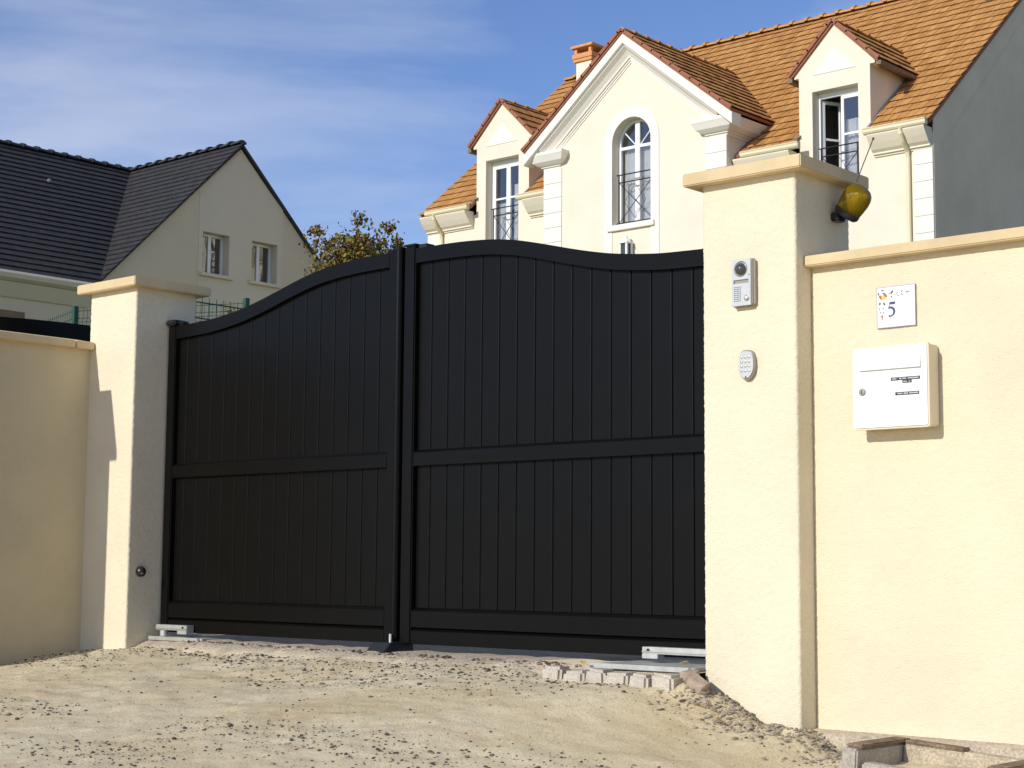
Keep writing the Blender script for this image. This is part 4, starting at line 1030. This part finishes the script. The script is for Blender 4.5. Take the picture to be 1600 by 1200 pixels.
# ------------------------------------------------------------ the dark roofed house
D = empty('grey_roofed_house', (-24, 14, 2), 'cream house in shade with dark slate-grey tiled roof and two gable windows', 'house')
DX, AY, AZ = -21.0, 17.587, 9.42
VE_Y, VE_Z = 13.93, 5.86
w1, w2 = (16.62, 17.33, 6.52, 7.41), (17.95, 18.67, 6.52, 7.41)
holes = [[(a,c),(b,c),(b,d),(a,d)] for a, b, c, d in (w1, w2)]
m = MB(); m.prism([[(4,1.5),(21.24,1.5),(21.24,5.86),(AY,AZ-.05),(VE_Y,5.86),(4,5.86)]]+holes, YZ, DX-.3, DX); m.build('front_wall', 'left_render', D)
m = MB(); m.prism([[(16.51,1.6),(18.81,1.6),(18.81,8.22),(AY,AZ-.12),(16.51,8.33)]]+holes, YZ, DX+.001, DX+.007); m.build('render_band', 'left_band', D)
m = MB(); m.box(-29.1, DX-.301, 4, 4.3, 1.5, 5.8); m.box(-29.1, DX-.301, 20.9, 21.2, 1.5, 5.8); m.build('side_wall', 'left_render', D)
RX, RZ = -25.03, 9.47
def lslope(): return (RZ-5.84)/(-20.78-RX)
sp = (RZ-5.84)/(RX+20.78) # negative: z falls towards +x
roofD = MB()
sheet(roofD, [(-20.78,4,5.84),(-20.78,VE_Y,5.84),(RX,AY,RZ),(RX,4,RZ)], .07)
sheet(roofD, [(2*RX+20.78,21.3,5.84),(2*RX+20.78,4,5.84),(RX,4,RZ),(RX,21.3,RZ)], .07)
sheet(roofD, [(-20.92,VE_Y-.06,5.80),(-20.92,AY,RZ),(RX,AY,RZ),(RX+.01,AY-.01,RZ-.01)], .025)
sheet(roofD, [(-20.92,2*AY-VE_Y+.1,5.80),(RX,2*AY-VE_Y+.1,5.80),(RX,AY,RZ),(-20.92,AY,RZ)], .045)
RD = roofD.build('roof', 'dark_tile', D)
NC = 26
for k in range(NC):          # courses on the main slope, cut by the valley
    t0, t1 = k/NC, min(1, (k+1.12)/NC)
    P = []
    for t, lift in ((t0, .045), (t1, .012)):
        x = -20.74 + (RX+20.74)*t; z = 5.82 + (RZ-5.82)*t; ye = VE_Y + (AY-VE_Y)*t
        nx, nz = .65, .76; P.append(((x, z), lift, ye))
    V = []
    for th2 in (0, .022):
        for (xz, lf, ye), rev in ((P[0],0),(P[1],1)):
            x, z = xz[0]+nx*(lf+th2), xz[1]+nz*(lf+th2)
            V += [(x, 4, z), (x, ye-.02, z)] if not rev else [(x, ye-.02, z), (x, 4, z)]
    m = MB(); m.hexa(V); m.build('tile_course', 'dark_tile', RD)
for k in range(NC):          # courses on the wing slope: valley to verge
    t0, t1 = k/NC, min(1, (k+1.12)/NC); V = []
    for th2 in (0, .020):
        for t, lf, rev in ((t0,.038,0),(t1,.010,1)):
            y = VE_Y-.05 + (AY-VE_Y+.05)*t; z = 5.80 + (RZ-5.80)*t; xv = -20.78 + (RX+20.78)*t
            yy, zz = y-.72*(lf+th2), z+.69*(lf+th2)
            V += [(xv+.02, yy, zz), (-20.86, yy, zz)] if not rev else [(-20.86, yy, zz), (xv+.02, yy, zz)]
    m = MB(); m.hexa(V); m.build('tile_course', 'dark_tile', RD)
ridge_tiles(RD, (RX,4,RZ+.05), (RX,AY,RZ+.05), .35, .10, 'dark_ridge')
ridge_tiles(RD, (-20.95,AY,RZ+.04), (RX,AY,RZ+.04), .35, .10, 'dark_ridge')
y = 14.6; m = MB(); m.box(-23.84,-23.74,y,y+.07,8.53,8.60); m.build('vent_tile', 'silver_dark', RD, bevel=.02)
m = MB(); m.prism([[(-20.98,5.88),(-20.70,5.88),(-20.67,5.83),(-20.70,5.75),(-20.80,5.70),(-20.98,5.69)]], XZ, 4, VE_Y-.05); m.build('gutter', 'left_band', D)
m = MB(); m.prism([[(-21.0,5.69),(-20.80,5.69),(-20.9,5.52),(-20.96,5.42),(-21.0,5.42)]], XZ, 4, VE_Y-.12); m.build('eave_cove', 'left_band', D)
for a, b, c, d in (w1, w2):
    xw = DX-.27
    m = MB(); m.prism([[(a+.002,c+.002),(b-.002,c+.002),(b-.002,d-.002),(a+.002,d-.002)], [(a+.05,c+.05),((a+b)/2-.04,c+.05),((a+b)/2-.04,d-.05),(a+.05,d-.05)], [((a+b)/2+.04,c+.05),(b-.05,c+.05),(b-.05,d-.05),((a+b)/2+.04,d-.05)]], YZ, xw, xw+.05); wd = m.build('window', 'white_paint', D)
    for y0, y1 in ((a+.05,(a+b)/2-.04), ((a+b)/2+.04,b-.05)):
        m = MB(); m.add([(xw+.025,y0,c+.05),(xw+.025,y1,c+.05),(xw+.025,y1,d-.05),(xw+.025,y0,d-.05)], [(0,1,2,3)]); m.build('pane', 'window_glass', wd)
    m = MB(); m.add([(DX-.301,a-.1,c-.1),(DX-1.5,a-.1,c-.1),(DX-1.5,b+.1,c-.1),(DX-.301,b+.1,c-.1),(DX-.301,a-.1,d+.1),(DX-1.5,a-.1,d+.1),(DX-1.5,b+.1,d+.1),(DX-.301,b+.1,d+.1)], [(0,1,2,3),(4,5,6,7),(0,1,5,4),(1,2,6,5),(2,3,7,6)]); m.build('room_interior', 'dark_room', wd)
    m = MB(); m.box(DX-.05, DX+.09, a-.08, b+.08, c-.07, c+.001); m.build('sill', 'left_band', wd, bevel=.006)
m = MB(); m.box(DX-.02, DX+.03, 11.0, 12.42, 4.1, 5.16); m.build('shutter_box', 'brown_shutter', D)
